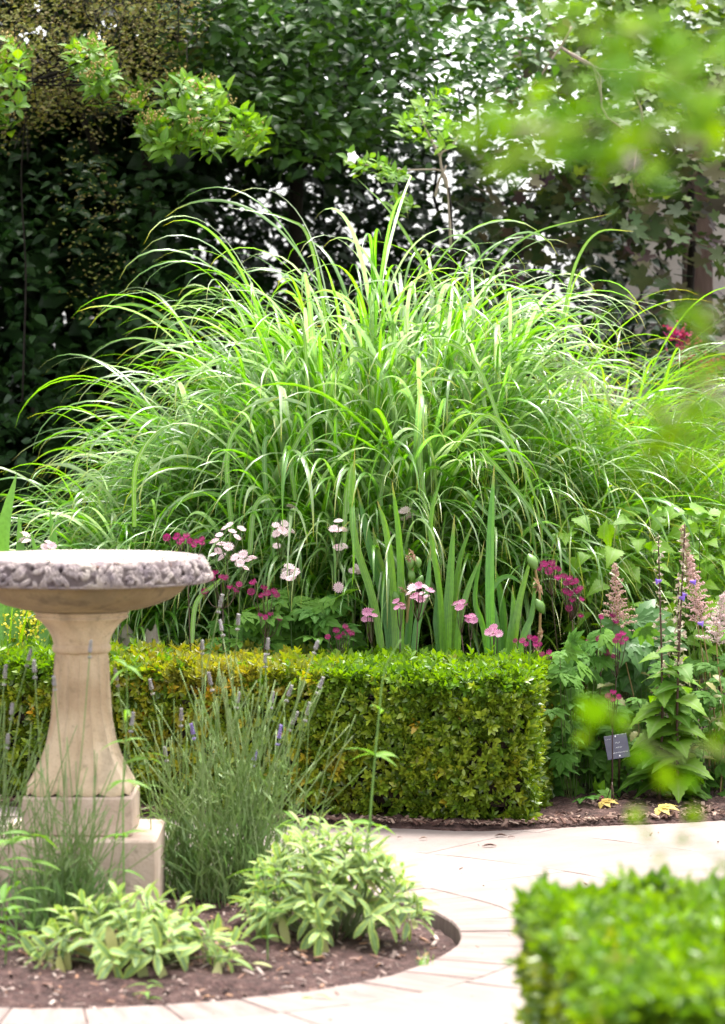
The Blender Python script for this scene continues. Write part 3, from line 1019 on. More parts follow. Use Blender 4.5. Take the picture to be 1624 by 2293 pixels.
# a few long blades that stand out, drawn as the photograph shows them
M['grass_long'] = leafmat('grass_long', [(.13, .28, .03), (.17, .33, .04), (.11, .25, .05)], .42, .25, .75, tip=(.36, .30, .07), tip_at=.8, rib=(.4, .48, .22), tcol=1.45)
main = [o for o in COL.objects if o.name == 'ornamental_grass'][0]
LONG = [(11.95, [(760, 900), (700, 560), (640, 490), (510, 464)], 9), (12.0, [(1000, 700), (930, 560), (870, 470), (800, 400)], 9),
        (12.2, [(1050, 760), (1110, 600), (1200, 520), (1370, 478)], 7), (12.0, [(1260, 720), (1290, 590), (1340, 520), (1420, 518)], 8),
        (11.5, [(890, 1290), (850, 1120), (900, 985), (960, 1000), (975, 1190)], 13), (11.45, [(960, 1200), (940, 1010), (955, 975), (975, 1060), (985, 1200)], 12),
        (11.4, [(1010, 1010), (1090, 930), (1150, 1000), (1200, 1120), (1215, 1230)], 12), (11.45, [(520, 1190), (510, 1010), (560, 930), (640, 880)], 12),
        (11.5, [(660, 1120), (655, 1010), (720, 930), (760, 1000), (785, 1090)], 12), (11.45, [(300, 1180), (305, 1040), (360, 965), (440, 925)], 12),
        (11.55, [(700, 1010), (690, 900), (680, 740), (650, 700)], 10), (11.5, [(600, 1150), (592, 1000), (612, 985), (630, 1080)], 11),
        (11.3, [(780, 1150), (790, 1040), (850, 1032)], 10), (11.3, [(770, 1230), (776, 1100), (785, 1050), (800, 1035)], 11),
        (11.6, [(880, 900), (860, 830), (800, 780), (760, 830), (745, 900)], 12), (11.5, [(1150, 1060), (1080, 840), (1000, 770), (970, 850)], 11),
        (11.45, [(1045, 1100), (1110, 1160), (1180, 1110), (1195, 1190)], 10), (11.2, [(430, 1440), (440, 1350), (480, 1310), (500, 1290)], 11),
        (11.4, [(1080, 1010), (1150, 1090), (1260, 1240), (1310, 1340)], 11), (11.35, [(560, 1240), (570, 1140), (598, 1110), (620, 1130)], 12)]
for (D, px, w) in LONG:
    P = curve(np.array([at(x, y, D + .02 * i) for i, (x, y) in enumerate(px)]), 16)
    t = nrm(np.gradient(P, axis=0))
    sd_ = nrm(np.cross(t, np.array([0.15, -1.0, 0.35]))); sd_[sd_[:, 0] < 0] *= 1
    tw = np.linspace(-.5, .6, 16)[:, None] * rng.choice([-1, 1])
    no = np.cross(sd_, t)
    s2 = sd_ * np.cos(tw) + no * np.sin(tw); n2 = -sd_ * np.sin(tw) + no * np.cos(tw)
    s = np.linspace(0, 1, 16)
    wd = w * .00155 / 2.1 * np.clip((1 - s ** 2.4) ** .8, .04, 1)
    b = MB(); b.ribbons(P[None], wd[None], s2[None], n2[None], .28)
    b.build('grass_blade', M['grass_long'], main, origin=P[0])

# ------------------------------------------------------------------ irises
M['iris'] = leafmat('iris', [(.05, .15, .03), (.10, .23, .03), (.06, .18, .05), (.14, .27, .035)], .40, .38, .5, tip=(.26, .22, .08), tip_at=.88, tcol=1.4, vein=.9)
M['iris_lime'] = leafmat('iris_lime', [(.12, .28, .05), (.16, .33, .06)], .45, .38, .5, tcol=1.4)
M['pod'] = leafmat('pod', [(.09, .20, .03), (.12, .23, .04)], .1, .4, .5)
M['papery'] = leafmat('papery', [(.42, .28, .18), (.34, .20, .14), (.50, .36, .24)], .3, .8, .2)


def iris_leaf(th, base, pts, w, m):
    P = curve(np.array([base] + [np.asarray(p) for p in pts]), 14)
    t = nrm(np.gradient(P, axis=0))
    yaw = rng.normal(0, .5)
    f = np.array([math.sin(yaw), -math.cos(yaw), .1])
    sd_ = nrm(np.cross(t, f)); no = np.cross(sd_, t)
    s = np.linspace(0, 1, 14)
    wd = w * np.clip((1 - s ** 3.0) * (.75 + .5 * s), .02, 1)
    b = MB(); b.ribbons(P[None], wd[None], sd_[None], no[None], .38)
    return b.build('iris_leaf', m, th, origin=P[0])


def iris(label, base, tips, w, m, group, D):
    th = thing('iris', base, label, 'iris', group)
    for i, tip in enumerate(tips):
        px = tip[:-1] if not np.isscalar(tip[0]) else [tip]
        dd = D + rng.normal(0, .05)
        pts = [at(x, y, dd + .02 * k) for k, (x, y) in enumerate(px)]
        ww = tip[-1] if not np.isscalar(tip[0]) else 1.0
        iris_leaf(th, np.asarray(base) + np.array([rng.normal(0, .02), rng.normal(0, .02), -.01]), pts, w * ww, m)
    return th


IG = 'irises growing through the front of the grass'
irA = iris('large iris fan with dried brown flowers and green seed pods, just right of the middle', gnd(905, 1800), [
    [(845, 1400), (790, 1190), (795, 1000), 1.0], [(870, 1400), (830, 1230), (800, 1090), 1.1], [(885, 1380), (868, 1200), (845, 1120), .9], [(900, 1350), (895, 1200), (878, 1075), 1.0],
    [(860, 1430), (790, 1330), (730, 1290), .9], [(915, 1420), (925, 1300), (915, 1230), .8], [(930, 1430), (955, 1330), (965, 1220), .8], [(890, 1400), (850, 1260), (835, 1180), 1.0]], .017, M['iris'], IG, 11.22)
irB = iris('narrow upright iris between the seed pods and the pink masterwort', gnd(1010, 1784), [
    [(1000, 1450), (1008, 1300), (1018, 1150), 1.15], [(985, 1450), (978, 1380), (986, 1280), .9], [(1015, 1420), (1030, 1260), (1060, 1170), .8], [(990, 1380), (965, 1180), (990, 1060), .7],
    [(1025, 1440), (1045, 1330), (1080, 1240), .8]], .016, M['iris'], IG, 11.22)
irC = iris('tall iris with one leaf bent over, in front of the right hedge top', gnd(1120, 1784), [
    [(1100, 1400), (1100, 1200), (1107, 1040), 1.15], [(1115, 1440), (1098, 1330), (1135, 1290), (1180, 1315), .75], [(1130, 1430), (1122, 1330), (1105, 1260), 1.0],
    [(1150, 1450), (1165, 1340), (1195, 1230), .9], [(1090, 1440), (1065, 1340), (1085, 1210), .8], [(1165, 1460), (1190, 1380), (1200, 1300), .8], [(1140, 1460), (1150, 1380), (1148, 1310), .9]], .016, M['iris'], IG, 11.22)
irD = iris('pale lime iris at the left edge above the bird bath', gnd(15, 1775), [
    [(5, 1400), (8, 1200), (38, 1058), 1.35], [(30, 1400), (45, 1250), (42, 1150), .9], [(-10, 1400), (-20, 1200), (-25, 1080), 1.2], [(115, 1400), (122, 1250), (112, 1140), 1.0],
    [(100, 1420), (92, 1300), (70, 1190), .9]], .024, M['iris_lime'], IG, 11.6)


def pod_T():
    v = []
    b = MB()
    for u in np.linspace(0, 1, 7): v.append((max(.002, .30 * math.sin(math.pi * min(u * .92 + .04, 1)) ** .8), u))
    b.lathe(v, 9)
    V = b.V[0]; F = [tuple(f) for f in b.L[0].reshape(-1, 4)]
    a = np.arctan2(V[:, 1], V[:, 0])
    V = V * np.stack([1 + .14 * np.cos(3 * a), 1 + .14 * np.cos(3 * a), np.ones(len(V))], -1)
    V = V[:, [0, 2, 1]]
    return V, F, np.zeros((len(V), 3))


POD = pod_T()
b = MB(); b.inst(POD, np.eye(3)[None], np.zeros((1, 3)), [.3]); pod_me = b.mesh('seed_pod', M['pod'])
pet = leaf_T(3, .22, None, .7, .9)
b = MB()
b.inst(pet, frames(rand_dirs(16, .9, .7), rng.normal(0, 1, (16, 3)), rng.uniform(.5, 1.3, 16)), rng.normal(0, .18, (16, 3)))
wither_me = b.mesh('dried_flower', M['papery'])
M['dry_stem'] = leafmat('dry_stem', [(.30, .20, .08), (.38, .26, .12)], .1, .7, .3)
for (th, D, stem, pods, wil) in (
        (irA, 11.2, [(905, 1780), (908, 1450), (922, 1290), (926, 1250)], [(918, 1262, .042), (938, 1258, .042), (922, 1290, .045), (932, 1298, .042), (893, 1340, .05)], [(925, 1242, .017), (915, 1250, .012), (903, 1320, .014)]),
        (irC, 11.2, [(1200, 1790), (1205, 1500), (1210, 1350), (1196, 1260)], [(1200, 1262, .06), (1217, 1360, .055), (1195, 1310, .04)], [(1206, 1310, .022), (1212, 1420, .016), (1205, 1460, .018)])):
    P = curve([at(x, y, D) if y < 1700 else gnd(x, y) for x, y in stem], 12)
    b = MB(); b.tube(P, np.linspace(.006, .004, 12), 6); b.build('flower_stem', M['dry_stem'], th)
    for (x, y, s) in pods:
        t = nrm(np.array([rng.normal(0, .25), rng.normal(0, .2), 1]))
        put('seed_pod', pod_me, th, at(x, y + 14, D - .02), one(t, (0, -1, 0), s))
    for (x, y, s) in wil:
        put('dried_flower', wither_me, th, at(x, y, D - .03), one((rng.normal(0, .3), 0, 1), (0, -1, 0), s))

# ------------------------------------------------------------------ masterwort (starry pincushion flowers)
def head_T(cup=.30, inner=.05):
    b = MB()
    n = 15
    V, F, U = [], [], []
    for k in range(n):
        a = k * 2 * math.pi / n
        for (r, da, z) in ((inner, -.16, .02), (inner, .16, .02), (.66, .17, cup * .62), (1.0 - cup * .35, 0, cup + .1 * math.sin(k * 2.3)), (.66, -.17, cup * .62)):
            V.append((r * math.cos(a + da), r * math.sin(a + da), z)); U.append((r, 0, 0))
        q = k * 5
        F += [(q, q + 1, q + 2, q + 4), (q + 4, q + 2, q + 3)]
    return np.array(V, float), F, np.array(U, float)


HEAD = head_T(.30)
HEAD_CUP = head_T(1.0)
floret = (np.array([(-.05, -.05, 0), (.05, -.05, 0), (.05, .05, 0), (-.05, .05, 0), (0, 0, .13)], float), [(0, 1, 4), (1, 2, 4), (2, 3, 4), (3, 0, 4)], np.zeros((5, 3)))
FLO = []
for k in range(34):
    r = math.sqrt(k / 34) * .66; a = k * 2.4
    t = nrm(np.array([r * math.cos(a) * 1.4, r * math.sin(a) * 1.4, 1]))
    FLO.append((floret, one(t, (0.1, .9, .1), 1.0)[:, [0, 2, 1]] * np.array([1, 1, 1]), (r * math.cos(a), r * math.sin(a), .06 + .62 * math.sqrt(max(0, .46 - r * r)))))
CENT = join_T(FLO)


def flat_mat(name, cols, trans=.3):
    return leafmat(name, cols, trans, .6, .3)


M['ast_pale'] = flat_mat('ast_pale', [(.74, .55, .59), (.80, .64, .67), (.70, .48, .55)])
M['ast_pale_c'] = flat_mat('ast_pale_c', [(.80, .62, .66), (.86, .76, .76), (.70, .42, .50)])
M['ast_mid'] = flat_mat('ast_mid', [(.66, .28, .46), (.74, .42, .56)])
M['ast_mid_c'] = flat_mat('ast_mid_c', [(.30, .05, .15), (.38, .09, .20)])
M['ast_dark'] = flat_mat('ast_dark', [(.25, .025, .10), (.34, .05, .16), (.19, .02, .07)])
M['ast_dark_c'] = flat_mat('ast_dark_c', [(.34, .10, .18), (.20, .03, .08)])
M['stem_g'] = leafmat('stem_g', [(.05, .11, .02), (.09, .15, .03), (.08, .09, .03)], .1, .5, .4)
M['stem_r'] = leafmat('stem_r', [(.05, .02, .018), (.07, .035, .02), (.05, .05, .02)], .1, .5, .4)
heads = {}
for k in ('pale', 'mid', 'dark'):
    b = MB(); b.inst(HEAD_CUP if k == 'dark' else HEAD, np.eye(3)[None], np.zeros((1, 3)), [.2]); bract = b.mesh('flower_head', M['ast_' + k])
    b = MB(); b.inst(CENT, np.eye(3)[None], np.zeros((1, 3)), [.5]); cen = b.mesh('pincushion', M['ast_' + k + '_c'])
    heads[k] = (bract, cen)

five = []
for k in range(5):
    a = (k - 2) * .72
    five.append((leaf_T(5, .24, None, .25, .3, serr=.18), one((math.sin(a), math.cos(a), .08), (0, 0, 1), [.9, 1.0, 1.1, 1.0, .9][k]), (0, .0, 0)))
PALM = join_T(five)
M['palm_leaf'] = leafmat('palm_leaf', [(.05, .14, .02), (.08, .19, .025), (.11, .23, .03), (.06, .16, .025)], .40, .6, .12, rib=(.12, .22, .06))


def masterwort(label, D, kind, hds, base, size=.016, leaves=5, leaf_r=.14, leaf_h=(.15, .5), red=False):
    """hds: picture positions of the flower heads"""
    bx = gnd(base, FPX * CAM_H / D + HOR)
    th = thing('masterwort', bx, label, 'masterwort', 'masterwort flowers behind and beside the hedge')
    hp = [at(x, y, D + rng.normal(0, .04)) for (x, y) in hds]
    cen = np.mean(hp, 0)
    fork = bx * .18 + cen * .82; fork[2] = max(.1, cen[2] - rng.uniform(.07, .11))
    b = MB(); b.tube(curve([bx, bx * .5 + fork * .5 + rng.normal(0, .015, 3) * [1, 1, 0], fork], 10), np.linspace(.0028, .002, 10), 5); sm = M['stem_r' if red else 'stem_g']
    b.build('stem', sm, th)
    for i, p in enumerate(hp):
        b = MB(); mid = fork * .4 + p * .6 + np.array([0, 0, -.02])
        b.tube(curve([fork, mid, p], 7), .0013, 4)
        b.build('stem', sm, th, origin=fork)
        t = nrm(nrm(p - fork) * .5 + np.array([rng.normal(0, .5), -.55 + rng.normal(0, .6), .8]))
        # heads face along Z of the mesh: build a frame whose Z is t
        A = one(np.cross(t, (0.3, .2, 1)), t, size * 1.38 * rng.uniform(.8, 1.2))
        k = kind if kind != 'mix' else ('mid' if i % 2 else 'pale')
        h = put('flower_head', heads[k][0], th, p, A)
        c_ = bpy.data.objects.new('pincushion', heads[k][1]); COL.objects.link(c_); c_.parent = h
    for i in range(leaves):
        p = bx + np.array([rng.normal(0, leaf_r), rng.normal(0, .07) - .04, rng.uniform(*leaf_h)])
        t = nrm(np.array([rng.normal(0, 1), rng.normal(-.4, .6), rng.normal(-.05, .25)]))
        put('leaf', palm_me[i % 3], th, p, one(t, (rng.normal(0, .3), -.5, 1), rng.uniform(.045, .08)))
    return th


palm_me = []
for i in range(3):
    b = MB(); b.inst(PALM, np.eye(3)[None], np.zeros((1, 3)), [.3 * i]); palm_me.append(b.mesh('leaf', M['palm_leaf']))

masterwort('tallest crowded cluster of pale pink masterwort, right beside the bird bath rim', 11.25, 'pale',
           [(505, 1185), (492, 1200), (520, 1192), (540, 1186), (497, 1222), (512, 1226), (488, 1235), (500, 1250), (482, 1215), (530, 1205), (515, 1178)], 520)
masterwort('pale pink masterwort cluster hanging below the crowded one, nearer the rim', 11.2, 'pale',
           [(545, 1243), (556, 1258), (538, 1262), (565, 1252), (548, 1275), (478, 1245), (528, 1250)], 540, leaves=3)
masterwort('pale pink masterwort with two buds above three flat heads, left of the middle', 11.3, 'pale',
           [(618, 1178), (637, 1174), (622, 1196), (640, 1196), (650, 1192), (620, 1224), (632, 1190)], 625)
masterwort('small pale pink masterwort cluster below the one with two buds', 11.2, 'pale',
           [(648, 1272), (660, 1280), (642, 1290), (652, 1298), (664, 1288), (640, 1280)], 655, leaves=6)
masterwort('pale pink masterwort stacked in three tiers above the dark leaves', 11.25, 'pale',
           [(758, 1170), (748, 1186), (768, 1188), (758, 1192), (755, 1226), (762, 1232), (770, 1224), (758, 1316)], 755, leaves=6)
masterwort('pale pink masterwort half hidden behind an iris leaf', 11.4, 'pale', [(795, 1250), (798, 1272), (790, 1280), (803, 1282)], 800, leaves=4)
masterwort('pale pink masterwort standing alone high against the grass, above the seed pods', 11.5, 'pale',
           [(895, 1150), (908, 1145), (917, 1158), (905, 1166), (922, 1152), (875, 1195)], 930, leaves=2)
masterwort('single pale masterwort head high on the left of the tiered ones', 11.6, 'pale', [(655, 1135), (662, 1142)], 690, leaves=2)
masterwort('pale masterwort peeping over the back of the bird bath', 11.6, 'pale', [(55, 1200), (60, 1215), (50, 1212), (108, 1218), (100, 1226), (116, 1224)], 90, leaves=2)
DK = 'dark'
masterwort('flat spray of dark crimson masterwort touching the bird bath rim', 11.1, DK,
           [(376, 1208), (395, 1210), (412, 1212), (405, 1220), (425, 1216), (440, 1218), (452, 1222), (432, 1226), (398, 1204), (455, 1212), (418, 1206)], 430, .0125, leaves=2, red=True)
masterwort('dark crimson masterwort just under the crowded pale heads', 11.15, DK,
           [(482, 1288), (495, 1296), (505, 1300), (478, 1300), (515, 1320), (526, 1326), (460, 1330), (535, 1314)], 500, .0125, red=True)
masterwort('dark crimson masterwort left of the small pale cluster', 11.15, DK,
           [(590, 1322), (600, 1334), (612, 1330), (620, 1338), (588, 1338), (562, 1330)], 600, .0125, red=True)
masterwort('dark crimson masterwort low above the yellow hedge top', 11.1, DK,
           [(582, 1382), (595, 1386), (606, 1380), (616, 1392), (600, 1394), (625, 1390), (570, 1310)], 595, .012, leaves=7, red=True)
masterwort('tiny dark crimson masterwort buds among the lobed leaves', 11.05, DK,
           [(752, 1418), (766, 1422), (778, 1416), (785, 1424), (760, 1432), (735, 1430), (772, 1408)], 765, .0115, leaves=8, leaf_h=(.2, .4), red=True)
masterwort('rosy pink masterwort leaning to the left of the iris fan', 11.15, 'mid', [(822, 1372), (832, 1368), (838, 1380), (828, 1390), (818, 1388)], 860, .0135, leaves=3, red=True)
masterwort('two toned pink masterwort in front of the seed pods', 11.05, 'mix',
           [(925, 1318), (938, 1312), (950, 1316), (962, 1324), (945, 1332), (930, 1336), (955, 1338), (940, 1344), (918, 1330)], 915, .0145, leaves=0, red=True)
masterwort('small rosy masterwort left of and below the two toned one', 11.1, 'mid', [(888, 1348), (898, 1356), (902, 1362), (890, 1362)], 905, .012, leaves=0, red=True)
masterwort('rosy masterwort between the two narrow irises', 11.15, 'mid', [(1022, 1354), (1035, 1350), (1042, 1358), (1030, 1362)], 1040, .0125, leaves=0, red=True)
masterwort('rosy masterwort cluster lower right of the narrow iris', 11.1, 'mid', [(1048, 1384), (1058, 1380), (1062, 1390), (1050, 1392)], 1050, .0125, leaves=0, red=True)
masterwort('lone pink masterwort standing upright over the hedge top', 11.0, 'mid', [(1097, 1416), (1108, 1414), (1116, 1420), (1105, 1424), (1106, 1406)], 1104, .0135, leaves=0, red=True)
masterwort('small red masterwort buds over the right end of the hedge', 11.0, DK,
           [(1156, 1438), (1172, 1440), (1185, 1432), (1196, 1436), (1200, 1450), (1178, 1448), (1210, 1446)], 1185, .0115, leaves=2, red=True)
masterwort('dark crimson masterwort drooping over the hedge corner', 11.0, DK, [(1214, 1470), (1226, 1478), (1230, 1466), (1220, 1482)], 1225, .0115, leaves=3, red=True)
masterwort('dark crimson masterwort topmost of the trailing spray right of the hedge', 11.3, DK,
           [(1212, 1278), (1226, 1270), (1240, 1276), (1250, 1280), (1218, 1268), (1232, 1284), (1236, 1268)], 1260, .0135, leaves=0, red=True)
masterwort('dark crimson masterwort in the long middle of the trailing spray', 11.25, DK,
           [(1250, 1300), (1262, 1296), (1274, 1302), (1284, 1310), (1268, 1312), (1290, 1306), (1264, 1330), (1276, 1336), (1292, 1330), (1300, 1322), (1282, 1350), (1298, 1346), (1300, 1384), (1274, 1366)], 1290, .013, leaves=2, red=True)
masterwort('dark crimson masterwort left of the drying astilbe plume', 11.2, DK,
           [(1330, 1428), (1320, 1440), (1342, 1436), (1352, 1444), (1335, 1446), (1345, 1386), (1372, 1384), (1375, 1396)], 1345, .012, leaves=4, leaf_h=(.45, .6), red=True)
masterwort('rosy red masterwort below the drying astilbe plume', 11.05, DK,
           [(1384, 1430), (1392, 1424), (1402, 1436), (1388, 1444), (1378, 1438), (1362, 1466), (1372, 1474)], 1370, .012, leaves=4, leaf_h=(.45, .6), red=True)
masterwort('low red masterwort beside the plant label', 10.95, DK, [(1362, 1564), (1372, 1556), (1384, 1564), (1368, 1572)], 1370, .012, leaves=0, red=True)
masterwort('faded purple masterwort fallen low beneath the plant label', 10.85, DK, [(1370, 1806), (1378, 1818), (1384, 1826), (1366, 1822), (1352, 1790)], 1374, .011, leaves=0, red=True)

# leafy ground layer either side of the hedge end
def leafy(name, label, cat, base, poly, D0, D1, n, size, meshes, group=None, stemc='stem_g', up=(0, -.6, 1), tz=-.1):
    th = thing(name, base, label, cat, group)
    P = cloud(poly, D0, D1, n); P = P[P[:, 2] > .03]
    q = P[:, :2] - np.array([.845, 10.98])             # nothing grows over the face of the plant label
    P = P[~((np.abs(q[:, 0]) < .15) & (q[:, 1] < .08) & (P[:, 2] > .06))]
    for i, p in enumerate(P):
        t = nrm(np.array([rng.normal(0, 1), rng.normal(-.5, .6), rng.normal(tz, .3)]))
        u = np.array(up) + rng.normal(0, .3, 3)
        put('leaf', meshes[i % len(meshes)], th, p, one(t, u, size * rng.uniform(.7, 1.3)))
    b = MB()
    for i in range(0, len(P), 3):
        p = P[i]; q = np.array([base[0] + (p[0] - base[0]) * .5, base[1] + (p[1] - base[1]) * .5, 0])
        b.tube(curve([q, (p + q) / 2 + rng.normal(0, .02, 3), p], 6), .0014, 4, caps=False)
    b.build('stems', M[stemc], th, kind='stuff')
    return th


leafy('cranesbill', 'low lobed dark green leaves crowding the right end of the hedge', 'cranesbill', gnd(1300, 1795), [(1235, 1560), (1250, 1440), (1340, 1430), (1360, 1560), (1420, 1640), (1400, 1800), (1240, 1800)], 10.8, 11.4, 290, .056, palm_me)
leafy('cranesbill', 'dark lobed leaves filling the gap between hedge top and grass, left of the irises', 'cranesbill', gnd(680, 1760), [(480, 1400), (580, 1340), (780, 1330), (820, 1480), (480, 1490)], 11.15, 11.7, 170, .062, palm_me)

# ------------------------------------------------------------------ astilbes
M['ast_leaf'] = leafmat('ast_leaf', [(.20, .20, .05), (.28, .26, .08), (.14, .18, .04), (.34, .28, .12)], .35, .5, .4)
blob = (np.array([(1, 0, 0), (-1, 0, 0), (0, 1, 0), (0, -1, 0), (0, 0, 1.1), (0, 0, -1.1)], float),
        [(0, 2, 4), (2, 1, 4), (1, 3, 4), (3, 0, 4), (2, 0, 5), (1, 2, 5), (3, 1, 5), (0, 3, 5)], np.zeros((6, 3)))
M['plume_tan'] = leafmat('plume_tan', [(0.567, 0.351, 0.312), (0.675, 0.486, 0.364), (0.486, 0.270, 0.286), (0.648, 0.513, 0.364)], .2, .8, .2)
M['plume_pink'] = leafmat('plume_pink', [(0.694, 0.448, 0.448), (0.762, 0.560, 0.515), (0.627, 0.403, 0.403)], .25, .8, .2)
M['plume_white'] = leafmat('plume_white', [(.72, .60, .58), (.66, .48, .48), (.78, .70, .66)], .25, .8, .2)


def astilbe(label, D, top, bot, base, wid, m):
    bx = gnd(base, FPX * CAM_H / D + HOR)
    th = thing('astilbe', bx, label, 'astilbe', 'astilbe plumes at the right edge')
    T_, B_ = at(*top, D), at(*bot, D)
    b = MB(); b.tube(curve([bx, bx * .5 + B_ * .5 + np.array([.02, 0, 0]), B_, T_], 14), np.linspace(.0035, .001, 14), 5); b.build('stem', M['dry_stem'], th)
    b = MB()
    L = np.linalg.norm(T_ - B_)
    for k in range(46):
        u = (k / 46) ** 1.0
        p0 = B_ + (T_ - B_) * u
        a = k * 2.4
        ln = wid * (1 - u) ** 1.15 * rng.uniform(.6, 1.15) + .008
        d = nrm(np.array([math.cos(a), math.sin(a) * .8, .45 + .3 * u]))
        q = np.linspace(.08, 1, max(5, int(ln / .0042)))[:, None]
        P = p0 + d * ln * q + np.array([0, 0, -.25]) * ln * q ** 2
        P = np.repeat(P, 4, 0) + rng.normal(0, .0036, (len(P) * 4, 3)) * (1.2 - .6 * np.repeat(q, 4, 0))
        n = len(P)
        b.inst(blob, frames(rand_dirs(n), np.tile([0, .1, 1.], (n, 1)), rng.uniform(.0012, .0028, n)), P)
    b.build('plume', m, th, kind='stuff')
    b = MB()
    n = 40
    P = bx + np.stack([rng.normal(0, .12, n), rng.normal(0, .08, n), rng.uniform(.12, .42, n)], -1)
    b.inst(leaf_T(4, .28, None, .25, .4, serr=.2), frames(rand_dirs(n, -.1, .3), np.tile([0, -.3, 1.], (n, 1)), rng.uniform(.03, .06, n)), P)
    b.build('foliage', M['ast_leaf'], th, kind='stuff')


astilbe('drying tan pink astilbe plume standing right of the hedge end', 11.25, (1376, 1262), (1388, 1418), 1440,   .076, M['plume_tan'])
astilbe('pink astilbe plume behind the bellflower stems', 11.3, (1545, 1245), (1572, 1400), 1600,   .076, M['plume_pink'])
astilbe('whitish astilbe plume at the right edge of the picture', 11.1, (1620, 1330), (1605, 1442), 1612,   .076, M['plume_white'])
astilbe('faded beige astilbe plume highest at the right, in front of the fine grass', 11.5, (1528, 1178), (1548, 1310), 1590, .04, M['plume_tan'])

# ------------------------------------------------------------------ nettle leaved bellflowers
NET = leaf_T(7, .36, lambda u: np.interp(u, [0, .08, .25, .6, 1], [.2, .8, 1, .55, .03]), .2, .35, serr=.16, stalk=.12)
M['net_leaf'] = leafmat('net_leaf', [(.08, .19, .02), (.12, .25, .025), (.16, .29, .03), (.10, .20, .03)], .42, .55, .2, rib=(.22, .32, .10), tcol=1.4)
net_me = []
for i in range(3):
    b = MB(); b.inst(NET, np.eye(3)[None], np.zeros((1, 3)), [.3 * i]); net_me.append(b.mesh('leaf', M['net_leaf']))
bell = MB()
bell.lathe([(.10, 0), (.22, .1), (.28, .35), (.30, .6), (.42, .85), (.55, 1.0)], 10)
Vb = bell.V[0][:, [0, 2, 1]]; bell.V[0] = Vb
M['bell'] = leafmat('bell', [(.22, .12, .50), (.30, .18, .58)], .3, .5, .3)
bell_me = bell.mesh('flower', M['bell'])
M['capsule'] = leafmat('capsule', [(.34, .30, .20), (.46, .36, .30), (.28, .30, .14), (.50, .40, .36)], .2, .7, .3)
cap = leaf_T(3, .34, None, .5, .3)


def bellflower(label, D, base, top, purple, big):
    bx = gnd(base, FPX * CAM_H / D + HOR)
    th = thing('bellflower', bx, label, 'bellflower', 'nettle leaved bellflowers at the right')
    T_ = at(*top, D)
    P = curve([bx, bx * .6 + T_ * .4 + rng.normal(0, .012, 3), T_], 20)
    b = MB(); b.tube(P, np.linspace(.0066, .002, 20), 6); b.build('stem', M['stem_r'], th)
    H = T_[2]
    nL = 26
    for k in range(nL):
        u = .10 + .56 * k / nL
        p = P[0] + (P[-1] - P[0]) * u; p = P[min(19, int(round(u * 19)))] * 0 + np.array([np.interp(u, np.linspace(0, 1, 20), P[:, j]) for j in range(3)])
        a = k * 2.4 + rng.normal(0, .3)
        t = nrm(np.array([math.cos(a), math.sin(a), rng.normal(-.05, .15)]))
        put('leaf', net_me[k % 3], th, p, one(t, (0, -.35, 1), big * rng.uniform(.75, 1.1) * (1.25 - u * .8)))
    b = MB()
    for k in range(34):
        u = .58 + .42 * k / 34
        p = np.array([np.interp(u, np.linspace(0, 1, 20), P[:, j]) for j in range(3)])
        a = k * 2.4
        n = 3
        q = p + np.array([math.cos(a), math.sin(a), .2]) * rng.uniform(.008, .045) * (1.25 - u)
        b.tube(np.array([p, q]), .0009, 3, caps=False)
        b.inst(cap, frames(rand_dirs(n, -.2, .5), rng.normal(0, 1, (n, 3)), rng.uniform(.009, .019, n)), np.tile(q, (n, 1)))
    b.build('seed_capsules', M['capsule'], th, kind='stuff')
    for (x, y, dx) in purple:
        p = at(x, y, D - .03)
        put('flower', bell_me, th, p, one((dx, -.25, -.15), (0, 0, 1), .019))
    return th


bellflower('leftmost bellflower stem, dark purple red, with small seed heads and a purple bell', 10.98, 1476, (1474, 1195), [(1482, 1300, -1), (1520, 1338, 1)], .135)
bellflower('tallest bellflower stem, in the middle of the three, tipped with a pale bud', 10.95, 1518, (1534, 1172), [(1562, 1395, 1), (1545, 1302, 1)], .135)
bellflower('rightmost shorter bellflower stem standing close behind the tallest one', 11.02, 1506, (1520, 1290), [(1540, 1330, -1)], .14)

M['lime_big'] = leafmat('lime_big', [(.16, .32, .03), (.20, .36, .03), (.13, .28, .03)], .5, .5, .3, rib=(.26, .38, .1), tcol=1.4)
lime_me = []
for i in range(2):
    b = MB(); b.inst(NET, np.eye(3)[None], np.zeros((1, 3)), [.3 * i]); lime_me.append(b.mesh('leaf', M['lime_big']))
leafy('lush_perennial', 'bright lime green leafy perennial behind the astilbes, under the fine grass', 'perennial', gnd(1500, 1730), [(1230, 1150), (1700, 1120), (1700, 1500), (1300, 1500)], 11.45, 12.0, 300, .085,
      lime_me, up=(0, -.5, 1))
leafy('cranesbill', 'mid green lobed leaves around the bellflower stems at the right edge', 'cranesbill', gnd(1560, 1785), [(1400, 1600), (1480, 1480), (1700, 1470), (1700, 1800), (1420, 1800)], 11.0, 11.5, 250, .052, palm_me)
big_palm = []
M['big_leaf'] = leafmat('big_leaf', [(.06, .17, .03), (.08, .20, .035)], .34, .42, .5, rib=(.14, .24, .09))
b = MB(); b.inst(PALM, np.eye(3)[None], np.zeros((1, 3)), [.4]); big_palm.append(b.mesh('leaf', M['big_leaf']))
leafy('lush_perennial', 'broad lobed blue green leaves below the drying astilbe plume', 'perennial', gnd(1400, 1770), [(1340, 1400), (1450, 1370), (1470, 1500), (1370, 1530)], 11.2, 11.5, 16, .10, big_palm, up=(0, -1, .7), tz=-.5)
dry = []
M['dry_leaf'] = leafmat('dry_leaf', [(.40, .27, .05), (.46, .36, .08), (.30, .16, .07), (.34, .30, .05)], .3, .6, .3)
